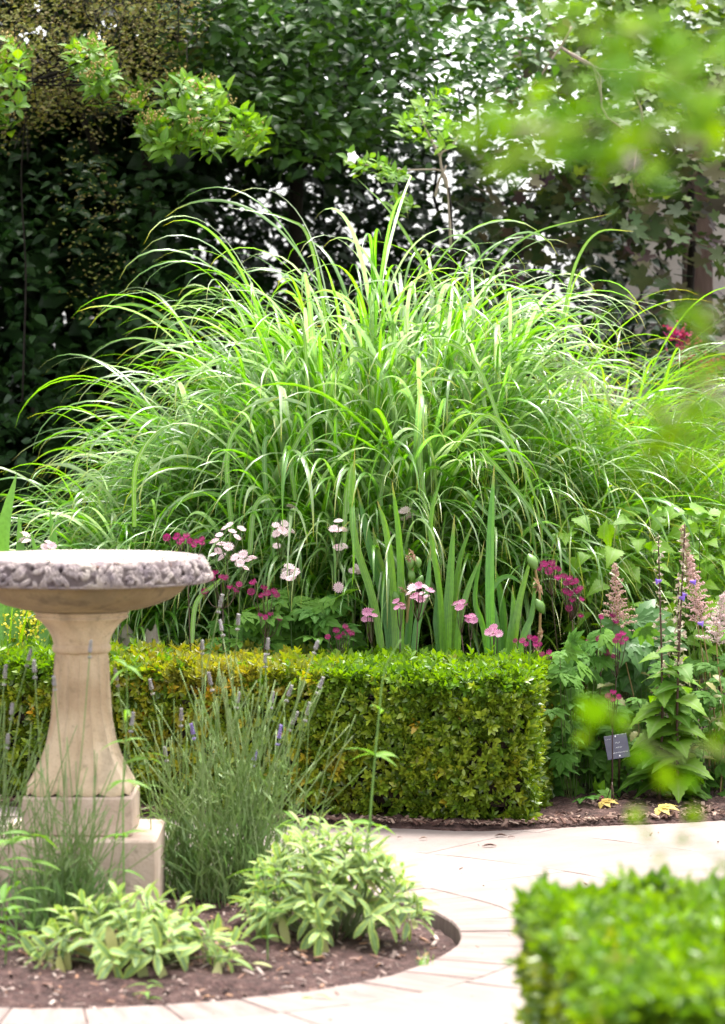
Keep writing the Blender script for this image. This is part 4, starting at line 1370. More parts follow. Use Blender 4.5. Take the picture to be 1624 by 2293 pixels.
b = MB(); b.inst(PALM, np.eye(3)[None], np.zeros((1, 3)), [.2]); dry.append(b.mesh('leaf', M['dry_leaf']))
for (x, y, s, lab) in ((1478, 1836, .06, 'yellow fallen lobed leaf at the edge of the paving, below the bellflowers'), (1350, 1822, .05, 'yellowing fallen leaf on the mulch beneath the plant label')):
    o = bpy.data.objects.new('fallen_leaf', dry[0]); COL.objects.link(o)
    p = gnd(x, y); m_ = one((.8, -.4, .1), (0, -.3, 1), s)
    mm = Matrix([[float(v) for v in row] for row in m_]).to_4x4(); mm.translation = (p[0], p[1], .04)
    o.matrix_basis = mm; tag(o, lab, 'leaf')

# ------------------------------------------------------------------ plant label
lb = gnd(1385, 1790)
pl = thing('plant_label', lb, 'small dark slate coloured plant label on a stake, with engraved white writing', 'plant label')
c = at(1382, 1672, 10.98); W2, H2 = .0385, .040
tilt = math.radians(7); lean = math.radians(18)
ex = np.array([math.cos(tilt), 0, math.sin(-tilt) * .35]); ey = nrm(np.array([-.16, math.sin(lean), math.cos(lean)])); ex = nrm(ex - ey * ex.dot(ey)); ez = np.cross(ex, ey)
b = MB()
b.box((-W2, -H2, -.0012), (W2, H2, .0012), .0006)
Rm = np.stack([ex, ey, ez], 1)
b.V[0] = b.V[0] @ Rm.T + c
M['label'] = solid('label', [(.3, (.055, .05, .085)), (.7, (.085, .078, .12))], 30, .35, .1, spec=.6)
plate = b.build('plate', M['label'], pl, smooth=False)
M['engrave'] = leafmat('engrave', [(.6, .6, .66)], 0, .6, .3)
b = MB()
g = np.random.default_rng(8)
for (u0, u1, v, h) in ((-.9, -.45, .70, .05), (-.1, .30, .30, .085), (-.12, .36, -.10, .085), (-.45, .78, -.52, .085)):
    u = u0
    while u < u1:                                     # small engraved letters, too worn to read
        w_ = h * .55
        for q in range(3):
            x0 = u + g.random() * w_ * .6; z0 = v + g.uniform(-.5, .3) * h
            dx, dz = (w_ * .22, h * g.uniform(.5, 1)) if g.random() < .6 else (w_ * .8, h * .18)
            V = [(x0, z0), (x0 + dx, z0), (x0 + dx, z0 + dz), (x0, z0 + dz)]
            b.raw([c + ex * a_ * W2 + ey * b_ * H2 + ez * .0019 for a_, b_ in V], [(0, 1, 2, 3)])
        u += h * .8
b.build('engraving', M['engrave'], pl, smooth=False)
b = MB()
for (u, v) in ((0, .86), (.08, -.80)):
    bb = MB(); bb.lathe([(.0001, .0032), (.002, .0028), (.0028, .0016), (.0028, .0008)], 10)
    b.raw(bb.V[0] @ Rm.T + c + ex * u * W2 + ey * v * H2, [tuple(f) for f in bb.L[0].reshape(-1, 4)])
b.build('rivet', leafmat('rivet', [(.7, .7, .7)], 0, .3, .8), pl)
b = MB(); e_ = c - ez * .004
b.tube(np.array([lb + np.array([0, 0, -.02]), e_ - ey * H2 * 1.1, e_ + ey * H2 * .8]), .004, 6); b.build('stake', M['stem_r'], pl)

# ------------------------------------------------------------------ the round bed: lavender, sage, willowherb
M['lav_leaf'] = leafmat('lav_leaf', [(.13, .22, .075), (.18, .28, .11), (.12, .24, .06), (.22, .31, .15)], .25, .55, .35)
M['lav_stem'] = leafmat('lav_stem', [(.14, .24, .05), (.18, .28, .08), (.24, .31, .13)], .2, .5, .35)
M['lav_spike'] = leafmat('lav_spike', [(.36, .33, .35), (.42, .39, .39), (.32, .32, .27), (.40, .35, .43)], .2, .7, .2)
M['lav_bloom'] = leafmat('lav_bloom', [(.36, .27, .60), (.44, .34, .66)], .3, .6, .2)
bud = blob


def spike(th_stem, p, d, ln, m):
    b = MB()
    d = nrm(d)
    for k in range(7):
        u = k / 6.0
        if k == 0: u = -.35
        q = p + d * ln * u
        n = 7
        a = np.arange(n) * .9 + k
        rr = .0042 * (1 - .35 * max(u, 0))
        e1 = nrm(np.cross(d, (0.2, 1, .1))); e2 = np.cross(d, e1)
        P = q + rr * (np.cos(a)[:, None] * e1 + np.sin(a)[:, None] * e2)
        b.inst(bud, frames(np.tile(d, (n, 1)) + rng.normal(0, .3, (n, 3)), rng.normal(0, 1, (n, 3)), rng.uniform(.0022, .0034, n)) * np.array([.75, 1.5, .75]), P)
    b.build('flower_spike', m, th_stem)


def lavender(label, base, tops, n_green, spread, D, gtop, leafy_n, bushw, bushh):
    th = thing('lavender', base, label, 'lavender', 'lavender bushes in the round bed')
    base = np.array(base, float)

    def stem(T_, D_, head=None, leaves=6, part=True):
        b0 = base + np.array([rng.normal(0, bushw * .4), rng.normal(0, bushw * .3), 0])
        P = curve([b0, b0 * .5 + T_ * .5 + np.array([rng.normal(0, .012), rng.normal(0, .012), .015]), T_], 10)
        b = MB(); b.tube(P, np.linspace(.0018, .0012, 10), 4)
        n = leaves
        u = rng.uniform(.15, .6, n)
        q = np.stack([np.interp(u, np.linspace(0, 1, 10), P[:, j]) for j in range(3)], -1)
        t = nrm(rand_dirs(n, .9, .3)); bb = MB()
        b.inst(lin, frames(t, rng.normal(0, 1, (n, 3)), rng.uniform(.025, .05, n)), q)
        o = b.build('stem', M['lav_stem'], th, origin=b0)
        if head: spike(o, T_ - nrm(P[-1] - P[-2]) * .02, P[-1] - P[-2], .030 * rng.uniform(.8, 1.3), M[head])

    for tp in tops:
        x, y = tp[0], tp[1]
        stem(at(x, y, D + rng.normal(0, .06)), D, tp[2] if len(tp) > 2 else 'lav_spike')
    for i in range(n_green):
        x = rng.normal(spread[0], spread[1]); y = rng.uniform(*gtop) + abs(x - spread[0]) * .3
        stem(at(x, y, D + rng.normal(0, .08)), D, None, 7)
    # bushy base: upright narrow leaves
    n = leafy_n
    a = rng.random(n) * 6.283; r = np.sqrt(rng.random(n)) * bushw
    h = rng.random(n) ** 1.3 * bushh * (1 - .5 * (r / bushw) ** 2)
    P = base + np.stack([r * np.cos(a), r * np.sin(a) * .8, h], -1)
    t = nrm(np.stack([np.cos(a) * r / bushw * .7 + rng.normal(0, .3, n), np.sin(a) * r / bushw * .7 + rng.normal(0, .3, n), np.ones(n)], -1))
    b = MB(); b.inst(lin, frames(t, rng.normal(0, 1, (n, 3)), rng.uniform(.03, .065, n)), P)
    b.build('foliage', M['lav_leaf'], th, kind='stuff')


lin = leaf_T(3, .045, lambda u: np.array([.5, 1, .8, .1]), .2, .12)
B = lambda x, D: np.array([(x - 812) * D / FPX, D, max(-.02, bed_z((x - 812) * D / FPX, D) - .01)])
lavender('biggest lavender bush, tall stems fanning up right of the bird bath plinth', B(540, 8.95),
         [(495, 1400), (453, 1440), (534, 1560), (600, 1440), (594, 1470), (650, 1545), (711, 1440), (720, 1528), (690, 1588), (627, 1640, 'lav_bloom'), (572, 1690, 'lav_bloom'), (660, 1610), (470, 1520), (610, 1560), (430, 1630, 'lav_bloom')],
         160, (540, 115), 8.95, (1450, 1830), 520, .18, .28)
lavender('lavender bush close against the right face of the plinth', B(420, 9.05), [(337, 1530), (406, 1600), (260, 1510), (370, 1680), (495, 1345), (534, 1385)], 80, (390, 70), 9.05, (1560, 1900), 600, .13, .24)
lavender('thin lavender in front of the bird bath plinth, one stem crossing the column', B(150, 8.42), [(203, 1445), (77, 1490), (121, 1520), (297, 1610)], 90, (150, 90), 8.42, (1640, 1960), 700, .13, .16)
lavender('lavender at the left edge beside the plinth', B(-10, 8.65), [(67, 1465), (12, 1505), (27, 1585), (18, 1650)], 50, (30, 55), 8.65, (1560, 1900), 600, .11, .18)

# sage
M['sage'] = leafmat('sage', [(.11, .21, .07), (.16, .28, .07), (.13, .22, .10), (.21, .34, .06)], .3, .62, .3, margin=(.33, .42, .10), m_at=.56,
                    rib=(.34, .42, .20))
M['sage_pale'] = leafmat('sage_pale', [(0.345, 0.338, 0.120), (0.375, 0.375, 0.165), (0.285, 0.315, 0.128)], .3, .62, .3, blotch=(0.195, 0.247, 0.098))
M['sage_stem'] = leafmat('sage_stem', [(.22, .28, .14), (.18, .22, .10)], .1, .6, .3)
SG = leaf_T(5, .15, lambda u: np.interp(u, [0, .15, .35, .7, .92, 1], [.35, .7, .95, 1, .55, .06]), .22, .30, stalk=.10)
SG2 = leaf_T(5, .17, lambda u: np.interp(u, [0, .15, .35, .7, .92, 1], [.35, .7, .95, 1, .55, .06]), .3, .55, stalk=.10)
sage_me = []
for k, (T, m_) in enumerate(((SG, 'sage'), (SG2, 'sage'), (SG, 'sage_pale'), (SG2, 'sage'))):
    b = MB(); b.inst(T, np.eye(3)[None], np.zeros((1, 3)), [.2 * k]); sage_me.append(b.mesh('leaf', M[m_]))


def sage(label, base, shoots, R, H, ell, size, shots=None):
    th = thing('sage', base, label, 'sage', 'variegated sage plants in the round bed')
    base = np.array(base, float)
    bs = MB()
    n = 0
    extra = []; frac = min(10, int(3000 / (shoots * 8)))
    for k in range(shoots):
        a = k * 2.4 + rng.normal(0, .2); u = math.sqrt((k + .5) / shoots)
        top = base + np.array([math.cos(a) * R * u * ell, math.sin(a) * R * u, H * (1 - .78 * u ** 2.2) * rng.uniform(.8, 1.1)])
        root = base + np.array([math.cos(a) * R * .2 * ell, math.sin(a) * R * .2, 0])
        bs.tube(curve([root, root * .45 + top * .55 + np.array([0, 0, .01]), top], 6), .0022, 5)
        d = nrm((top - root) * np.array([1, 1, .8]) + np.array([0, 0, .03]))
        for q in range(8):
            az = q * 2.4 + rng.random()
            e1 = nrm(np.cross(d, (0.1, .3, 1))); e2 = np.cross(d, e1)
            el = [1.2, 1.05, .85, .7, .5, .35, .2, .05][q] + rng.normal(0, .1)
            t = (e1 * math.cos(az) + e2 * math.sin(az)) * math.cos(el) + d * math.sin(el)
            pos = top - d * (.006 + .007 * q)
            low = (u > .75 and q > 4)
            if low: t = nrm(t + np.array([0, -.2, -.7]))
            me = sage_me[2] if (low and rng.random() < .55) or rng.random() < .06 else sage_me[int(rng.integers(0, 2)) if q < 5 else 3]
            fr = one(t, d + np.array([0, 0, .6]), size * (.62 + .07 * q) * rng.uniform(.6, 1.2))
            if n % 10 < frac: put('leaf', me, th, pos, fr)
            else: extra.append((pos, fr))
            n += 1
    bs.build('stems', M['sage_stem'], th, kind='stuff')
    if extra:
        b = MB(); b.inst(SG, np.array([e[1] for e in extra]), np.array([e[0] for e in extra])); b.build('foliage', M['sage'], th, kind='stuff')
    return th


sage('smaller spreading variegated sage in front of the plinth, at the front of the round bed', B(300, 8.0), 40, .225, .165, 1.2, .084)
sage('large mounded yellow green sage on the right side of the round bed', B(742, 8.42), 80, .30, .285, .82, .080)

# self sown willowherb like weeds with pairs of narrow leaves
NAR = leaf_T(5, .11, lambda u: np.interp(u, [0, .3, .7, 1], [.5, 1, .75, .05]), .3, .55)
M['weed_leaf'] = leafmat('weed_leaf', [(.12, .26, .03), (.16, .30, .04), (.10, .22, .03)], .42, .55, .2, rib=(.24, .36, .14))
weed_me = []
for i in range(2):
    b = MB(); b.inst(NAR, np.eye(3)[None], np.zeros((1, 3)), [.4 * i]); weed_me.append(b.mesh('leaf', M['weed_leaf']))


def weed(label, D, base, pts, nodes, ls, r=.003, n_at=2):
    bx = B(base, D)
    th = thing('willowherb', bx, label, 'weed', 'self sown weeds with narrow leaves')
    P = curve([bx] + [at(x, y, D) for (x, y) in pts], 24)
    b = MB(); b.tube(P, np.linspace(r, r * .45, 24), 6); b.build('stem', M['weed_leaf'], th)
    zz = CAM_H - (np.array(nodes) - HOR) * D / FPX
    for k, z in enumerate(zz):
        u = np.interp(z, P[:, 2], np.linspace(0, 1, 24))
        p = np.array([np.interp(u, np.linspace(0, 1, 24), P[:, j]) for j in range(3)])
        a0 = rng.normal(0, .7) + (0 if k % 2 == 0 else 1.2)
        for q in range(n_at):
            a = a0 + q * 2 * math.pi / n_at
            t = nrm(np.array([math.cos(a), math.sin(a) * .6, rng.uniform(-.15, .75)]))
            put('leaf', weed_me[q % 2], th, p, one(t, (rng.normal(0, .4), -.3 + rng.normal(0, .3), 1), ls * rng.uniform(.6, 1.15) * (1 - .35 * k / len(zz))))


weed('tallest weed, a thin stem leaning over the large sage with two pairs of narrow leaves', 8.45, 812, [(830, 1820), (848, 1610), (862, 1500), (898, 1432)], [1842, 1694, 1848, 1590, 1690], .095, .0036)
weed('upright weed with many leaf pairs rising in front of the plinth', 8.25, 280, [(276, 1780), (285, 1600), (283, 1490)], [1870, 1872, 1750, 1748, 1660, 1590, 1500, 1492, 1950], .075, .0028)
weed('weed standing on the left edge in front of the plinth', 8.1, 38, [(34, 1980), (30, 1900), (18, 1840)], [1880, 1890, 1950, 1985, 2040, 2090], .085, .0026)
weed('short weed between the two sage plants', 8.05, 600, [(598, 2010), (590, 1960), (585, 1935)], [1950, 1960, 2000, 2040, 2100], .08, .0024)
weed('slender weed in the lavender right of the plinth', 8.8, 335, [(338, 1850), (333, 1740), (330, 1660)], [1690, 1700, 1760, 1820], .07, .0022)
weed('pale weed second from the left edge, in front of the plinth', 8.2, 75, [(78, 2000), (70, 1900), (66, 1850)], [1870, 1880, 1930, 1990, 2040, 2080], .08, .0024)
weed('short bushy weed in the bottom left corner', 7.95, 12, [(14, 2090), (10, 2040), (8, 2010)], [2020, 2040, 2060, 2090, 2110, 2130], .08, .0024, 3)
weed('leafy weed at the top of the large sage, against the path', 8.75, 668, [(672, 1900), (664, 1830)], [1835, 1838, 1850], .07, .0024)

# tuft of young grass and little seedlings
th = thing('grass_tuft', B(948, 8.02), 'small tuft of young grass on bare soil at the right tip of the round bed', 'grass tuft')
n = 22
a = rng.random(n) * 6.283
P, Wd, s1, n1 = blade_shapes(B(948, 8.02) + rng.normal(0, .006, (n, 3)) * [1, 1, 0], a, rng.uniform(.05, .3, n), rng.uniform(.1, .6, n), rng.uniform(.03, .065, n), np.full(n, .0016), S=6)
for i in range(n):
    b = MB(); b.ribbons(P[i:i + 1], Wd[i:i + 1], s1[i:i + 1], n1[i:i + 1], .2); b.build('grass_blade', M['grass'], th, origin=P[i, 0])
for (x, y, lab) in ((500, 2172, 'round leaved seedling on the bare soil between the sages'), (705, 2235, 'tiny seedling with straggling stems at the front of the large sage'),
                    (330, 2225, 'small seedling under the front of the smaller sage'), (90, 2160, 'seedling at the left on the dark soil')):
    p = gnd(x, y); p[2] = bed_z(p[0], p[1])
    th = thing('seedling', p, lab, 'seedling', 'seedlings on the bare soil')
    for k in range(6):
        a = k * 2.4
        put('leaf', weed_me[k % 2] if y != 2172 else sage_me[0], th, p + np.array([0, 0, .008 * k]), one((math.cos(a), math.sin(a), .4), (0, 0, 1), rng.uniform(.03, .055)))
p = gnd(562, 2172); p[2] = bed_z(p[0], p[1]) + .012
o = bpy.data.objects.new('fallen_leaf', sage_me[2]); COL.objects.link(o)
mm = Matrix([[float(v) for v in r] for r in one((1, .15, .05), (0, -.3, 1), .055)]).to_4x4(); mm.translation = p; o.matrix_basis = mm
tag(o, 'dry buff leaf lying on the soil between the two sages', 'leaf')

# bark flakes blown on to the paving
for (x, y, ln, a, lab) in ((1096, 1897, .045, .1, 'dark sliver of bark alone on the pale paving in front of the hedge'), (1122, 1874, .04, -.15, 'larger reddish bark flake at the hedge corner, at the paving edge'),
                           (1145, 1878, .025, .2, 'small bark flake just right of the larger one'), (948, 1880, .03, .5, 'curled tan flake on the paving below the hedge'), (895, 1879, .018, 0, 'tiny bark speck left of the curled tan flake')):
    p = gnd(x, y)
    b = MB()
    s = np.linspace(0, 1, 6)
    P = np.stack([(s - .5) * ln * math.cos(a), (s - .5) * ln * math.sin(a), .004 + .004 * np.sin(s * 3) + 0 * s], -1) + p
    b.ribbons(P[None], (.0065 * np.sin(np.pi * (s * .86 + .07)))[None] * ln / .04, np.tile([0, 1., 0], (6, 1))[None], np.tile([0, 0, 1.], (6, 1))[None], .35)
    V = b.V[0]; b.raw(V - np.array([0, 0, .0025]), [tuple(f[::-1]) for f in b.L[0].reshape(-1, 4)])
    o = b.build('bark_flake', M['chip'], None, origin=p); tag(o, lab, 'bark flake', 'bark flakes on the paving')

# ------------------------------------------------------------------ behind: wall, post, trees and shrubs
M['wall'] = solid('wall', [(.3, (.46, .39, .39)), (.7, (.60, .53, .52))], 3, .9, .3, 40, second=[(2, .56, (.34, .28, .28), .5)])
w = thing('garden_wall', (3.2, 17.2, 0), 'pale pinkish rendered wall behind the vine at the right', 'wall')
b = MB(); b.box((1.2, 17.0, -.1), (6.5, 17.3, 2.5), .01); b.build('wall', M['wall'], w, smooth=False)
b = MB(); b.box((1.15, 16.96, 2.503), (6.55, 17.34, 2.57), .012); b.build('coping', M['slab'], w, smooth=False)
M['post'] = solid('post', [(.3, (.10, .06, .055)), (.7, (.22, .15, .13))], 6, .9, .5, 30, stretch=(8, 8, .6))
pp = np.array([(1562 - 812) * 15.2 / FPX, 15.2, 0])
po = thing('wooden_post', pp, 'weathered reddish brown timber post carrying the vine at the right', 'post')
b = MB(); b.box((pp[0] - .065, pp[1] - .065, -.1), (pp[0] + .065, pp[1] + .065, 2.7), .008); b.build('post', M['post'], po, smooth=False)
b = MB(); b.box((pp[0] - .35, pp[1] - .05, 2.702), (pp[0] + 1.6, pp[1] + .05, 2.83), .008); b.build('crossbeam', M['post'], po, smooth=False)

M['bark'] = solid('bark', [(.3, (0.010, 0.007, 0.006)), (.6, (0.023, 0.017, 0.014)), (.8, (0.040, 0.030, 0.026))], 14, .95, .9, 40, stretch=(3, 3, .5), dist=.02)
M['bark_pale'] = solid('bark_pale', [(.3, (.22, .17, .13)), (.7, (.42, .34, .28))], 14, .9, .5, 40)
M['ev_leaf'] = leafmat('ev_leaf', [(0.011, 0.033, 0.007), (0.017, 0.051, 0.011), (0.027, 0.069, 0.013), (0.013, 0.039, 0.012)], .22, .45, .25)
M['fine_leaf'] = leafmat('fine_leaf', [(.14, .14, .03), (.20, .21, .05), (.10, .12, .025), (.20, .16, .06), (.08, .07, .03)], .3, .7, .15)
M['bright_leaf'] = leafmat('bright_leaf', [(0.115, 0.246, 0.020), (0.172, 0.336, 0.025), (0.127, 0.280, 0.040), (0.230, 0.381, 0.030), (0.092, 0.202, 0.030)], .36, .45, .35, rib=(0.230, 0.336, 0.100))
M['tree_leaf'] = leafmat('tree_leaf', [(0.040, 0.105, 0.015), (0.065, 0.146, 0.021), (0.033, 0.088, 0.021), (0.081, 0.161, 0.028)], .36, .42, .35)
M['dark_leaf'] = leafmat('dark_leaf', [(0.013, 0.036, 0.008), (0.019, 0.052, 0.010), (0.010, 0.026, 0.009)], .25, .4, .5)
M['vine_leaf'] = leafmat('vine_leaf', [(0.036, 0.073, 0.020), (0.065, 0.099, 0.026), (0.036, 0.079, 0.020), (0.058, 0.026, 0.040), (0.122, 0.112, 0.053), (0.043, 0.086, 0.020), (0.072, 0.092, 0.033), (0.173, 0.132, 0.086)], .28, .6, .25)
M['vine_green'] = leafmat('vine_green', [(0.098, 0.187, 0.021), (0.150, 0.234, 0.028), (0.068, 0.140, 0.021), (0.180, 0.234, 0.042)], .4, .45, .4)
M['buds'] = leafmat('buds', [(.40, .29, .09), (.46, .36, .13), (.34, .28, .09)], .15, .7, .3)

OV = leaf_T(4, .27, None, .28, .22, stalk=.08)
OV2 = leaf_T(3, .30, None, .25, .3)


def oriented(n, P, cen=None, lift=.25, face=.55, jit=.6):
    """leaves hang outwards from the middle of their plant and face the light"""
    t = rand_dirs(n, -.15, .35)
    if cen is not None: t = nrm(t + .8 * nrm(P - cen))
    up = nrm(np.stack([rng.normal(0, jit, n), rng.normal(-face, jit, n), np.abs(rng.normal(1, .3, n))], -1))
    return t, up


def foliage(th, name, P, size, T, m, n_part=0, cen=None, **k):
    n = len(P)
    t, up = oriented(n, P, cen, **k)
    sc = size * rng.uniform(.65, 1.3, n)
    fr = frames(t, up, sc)
    keep = np.ones(n, bool)
    if n_part:
        front = np.argsort(P[:, 1])[:n_part * 2]
        idx = rng.choice(front, min(n_part, len(front)), replace=False); keep[idx] = False
        me = []
        for q in range(4):
            b = MB(); b.inst(T, np.eye(3)[None], np.zeros((1, 3)), [q * .23]); me.append(b.mesh('leaf', m))
        for i in idx: put('leaf', me[i % 4], th, P[i], fr[i])
    b = MB(); b.inst(T, fr[keep], P[keep]); b.build(name, m, th, kind='stuff')


def clumps(poly, D0, D1, nc, per, sig):
    c = cloud(poly, D0, D1, nc)
    P = np.repeat(c, per, 0) + rng.normal(0, 1, (nc * per, 3)) * sig
    return P, c


def rosettes(c, per, size):
    """leaves standing in whorls round shoot tips"""
    n = len(c) * per
    ax = nrm(np.stack([rng.normal(0, .6, len(c)), rng.normal(-.5, .4, len(c)), rng.uniform(.3, 1, len(c))], -1))
    ax = np.repeat(ax, per, 0)
    a = np.tile(np.arange(per) * 2.4, len(c)) + rng.normal(0, .2, n)
    e1 = nrm(np.cross(ax, [0.1, .2, 1])); e2 = np.cross(ax, e1)
    el = np.tile(np.linspace(1.1, .15, per), len(c))
    t = (e1 * np.cos(a)[:, None] + e2 * np.sin(a)[:, None]) * np.cos(el)[:, None] + ax * np.sin(el)[:, None]
    P = np.repeat(c, per, 0) - ax * (np.tile(np.linspace(0, .8, per), len(c)) * size)[:, None]
    return P, frames(t, ax + np.array([0, 0, .4]), size * rng.uniform(.75, 1.2, n))


def trunk(th, pts, r0, r1, m='bark', name='trunk', n=14):
    b = MB(); P = curve(pts, n)
    P[1:-1] += rng.normal(0, r0 * .12, (n - 2, 3))
    b.tube(P, np.linspace(r0, r1, n), 8); return b.build(name, M[m], th)


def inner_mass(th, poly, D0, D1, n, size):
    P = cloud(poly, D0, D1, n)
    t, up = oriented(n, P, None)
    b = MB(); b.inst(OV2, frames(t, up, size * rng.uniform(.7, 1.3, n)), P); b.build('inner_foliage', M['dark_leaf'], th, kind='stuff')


# 1 evergreen shrub, the dark mass at the left
g = thing('evergreen_shrub', (-1.3, 14.6, 0), 'dense dark evergreen shrub in deep shade filling the left behind the grass', 'shrub')
PE = [(-300, 300), (300, 330), (430, 380), (480, 520), (500, 700), (420, 1000), (420, 1700), (-300, 1700)]
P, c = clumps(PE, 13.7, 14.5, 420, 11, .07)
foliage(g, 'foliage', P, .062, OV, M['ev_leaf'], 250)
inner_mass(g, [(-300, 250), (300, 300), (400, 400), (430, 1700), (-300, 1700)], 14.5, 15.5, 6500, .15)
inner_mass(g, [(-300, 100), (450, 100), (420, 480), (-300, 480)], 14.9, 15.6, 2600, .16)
trunk(g, [(-1.3, 14.9, 0), (-1.25, 14.9, 1.2), (-1.4, 14.95, 2.4)], .05, .03)
trunk(g, [at(50, 900, 13.6), at(58, 620, 13.6), at(48, 400, 13.6), at(60, 240, 13.6)], .004, .003, 'bark', 'dead_stem')
P = np.array([at(x, y, 13.6 + rng.normal(0, .1)) for x, y in zip(rng.normal(210, 45, 420), rng.uniform(250, 720, 420))])
foliage(g, 'creeper_leaves', P, .018, dia_T(), M['fine_leaf'])

# 2 small leaved shrub overhanging at the top left
g = thing('small_leaved_shrub', (-1.6, 15.6, 0), 'tiny leaved olive brown shrub overhanging the top left corner', 'shrub')
PF = [(-300, -250), (430, -250), (450, 60), (430, 150), (380, 230), (300, 210), (250, 270), (120, 250), (60, 320), (-300, 380)]
P, c = clumps(PF, 13.1, 14.3, 560, 34, .045)
foliage(g, 'foliage', P, .021, dia_T(.34), M['fine_leaf'])
P, c = clumps(PF, 13.1, 13.4, 60, 5, .04)
foliage(g, 'twig_ends', P, .018, dia_T(.34), M['fine_leaf'], 200)
inner_mass(g, PF, 14.2, 15.4, 2200, .12)
tw = MB()
for k in range(150):
    a = c[k % len(c)] if k < len(c) else cloud(PF, 13.1, 14.0, 1)[0]
    tw.tube(curve([a + rng.normal(0, .12, 3) + np.array([0, .25, .12]), a + rng.normal(0, .05, 3), a + np.array([0, -.03, -.12])], 6), .0022, 3, caps=False)
tw.build('twigs', M['bark'], g, kind='stuff')
trunk(g, [(-1.7, 15.8, 0), (-1.6, 15.7, 1.8), (-1.5, 14.8, 2.8)], .07, .03)
for k in range(14):
    a = cloud(PF, 13.8, 14.3, 1)[0]
    trunk(g, [(-1.5, 14.6, 2.6), a * .5 + np.array([-.75, 7.25, 1.4]), a + np.array([0, -.5, -.1])], .010, .003, 'bark', 'branch', 8)

# 3 bright leaved shrub with orange buds
g = thing('budding_shrub', (-.9, 14.4, 0), 'bright green shrub branch with orange brown bud clusters, reaching in from the upper left', 'shrub')
PB = [(160, 90), (230, 110), (260, 170), (420, 170), (520, 200), (600, 300), (575, 345), (470, 330), (400, 350), (330, 340), (310, 300), (340, 260), (270, 230), (170, 190)]
c1 = cloud(PB, 12.9, 13.5, 120)
c2 = cloud([(-60, 40), (30, 60), (62, 150), (60, 200), (20, 270), (-60, 280)], 12.9, 13.3, 20)
c = np.concatenate([c1, c2])
P, fr = rosettes(c, 9, .066)
me = []
for q in range(4):
    b = MB(); b.inst(OV, np.eye(3)[None], np.zeros((1, 3)), [q * .23]); me.append(b.mesh('leaf', M['bright_leaf']))
idx = rng.choice(len(P), 290, replace=False); keep = np.ones(len(P), bool); keep[idx] = False
for i in idx: put('leaf', me[i % 4], g, P[i], fr[i])
b = MB(); b.inst(OV, fr[keep], P[keep]); b.build('foliage', M['bright_leaf'], g, kind='stuff')
b = MB()
for q in c[::3]:
    n = 20
    Q = q + np.array([0, -.03, .02]) + rng.normal(0, 1, (n, 3)) * [.022, .018, .014]
    b.inst(blob, frames(rand_dirs(n), np.tile([0, .1, 1.], (n, 1)), rng.uniform(.004, .0065, n)), Q)
b.build('bud_clusters', M['buds'], g, kind='stuff')
trunk(g, [(-.95, 15.2, 0), (-.95, 15.1, 1.7), at(330, 230, 13.8), at(450, 250, 13.2)], .035, .008, 'bark')
trunk(g, [(-.95, 15.1, 1.7), at(150, 190, 13.9), at(20, 160, 13.2)], .02, .006, 'bark', 'branch')
for k in range(0, len(c), 2):
    trunk(g, [at(400, 250, 13.4) if c[k][0] > -1 else at(60, 190, 13.4), c[k] * .5 + at(380, 250, 13.4) * .5 if c[k][0] > -1 else c[k] + np.array([0, .1, 0]), c[k]], .006, .0025, 'bark', 'twig', 6)

# 4 leafy tree over the middle, its crown shading everything below
g = thing('leafy_tree', (-.33, 15.4, 0), 'broad leafy tree with a dark trunk, its crown across the top middle', 'tree')
PT = [(400, -60), (640, 60), (880, 80), (930, 170), (1000, 250), (900, 300), (760, 330), (600, 360), (520, 330), (570, 260), (480, 190), (420, 140)]
P, c = clumps(PT, 13.6, 14.8, 210, 12, .07)
foliage(g, 'foliage', P, .068, OV, M['tree_leaf'], 280)
P, c = clumps([(380, -120), (1010, -120), (960, 40), (840, 60), (640, 40), (430, 60)], 13.4, 14.8, 170, 12, .07)
foliage(g, 'foliage', P, .068, OV, M['tree_leaf'])
P, c = clumps([(820, 60), (1250, 30), (1240, 130), (1010, 110), (900, 120)], 14.2, 15.0, 22, 10, .05)
P2, c = clumps([(880, 60), (1200, 60), (1200, 310), (920, 310)], 13.8, 14.6, 84, 8, .06)
P2 = np.concatenate([P2, clumps([(850, 40), (1120, 40), (1080, 190), (880, 210)], 13.8, 14.6, 40, 8, .06)[0]])
P = np.concatenate([P, P2])
foliage(g, 'foliage', P, .055, OV, M['tree_leaf'])
# dark back of the crown
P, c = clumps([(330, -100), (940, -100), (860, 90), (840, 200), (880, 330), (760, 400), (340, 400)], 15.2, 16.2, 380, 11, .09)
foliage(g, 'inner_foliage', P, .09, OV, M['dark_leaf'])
# unseen crown overhead (above the frame), added to shade the foliage below
n = 9000
P = np.stack([rng.uniform(-3.6, .8, n), rng.uniform(14.8, 18.0, n), rng.uniform(3.3, 4.6, n)], -1)
P = P[vnoise(P, 1.6, 31) > -.45]
foliage(g, 'crown', P, .15, OV2, M['tree_leaf'])
trunk(g, [(-.33, 15.4, -.1), (-.32, 15.4, 1.2), (-.30, 15.35, 2.6), (-.2, 15.3, 3.8)], .036, .03, 'bark')
for (x, y, D) in ((450, 120, 14.2), (700, 200, 14.4), (880, 150, 14.4), (960, 60, 14.5), (1150, 90, 14.8)):
    trunk(g, [(-.3, 15.35, 2.4), (at(x, y, D) + np.array([-.3, 15.35, 2.7])) / 2, at(x, y, D)], .022, .005, 'bark', 'branch')

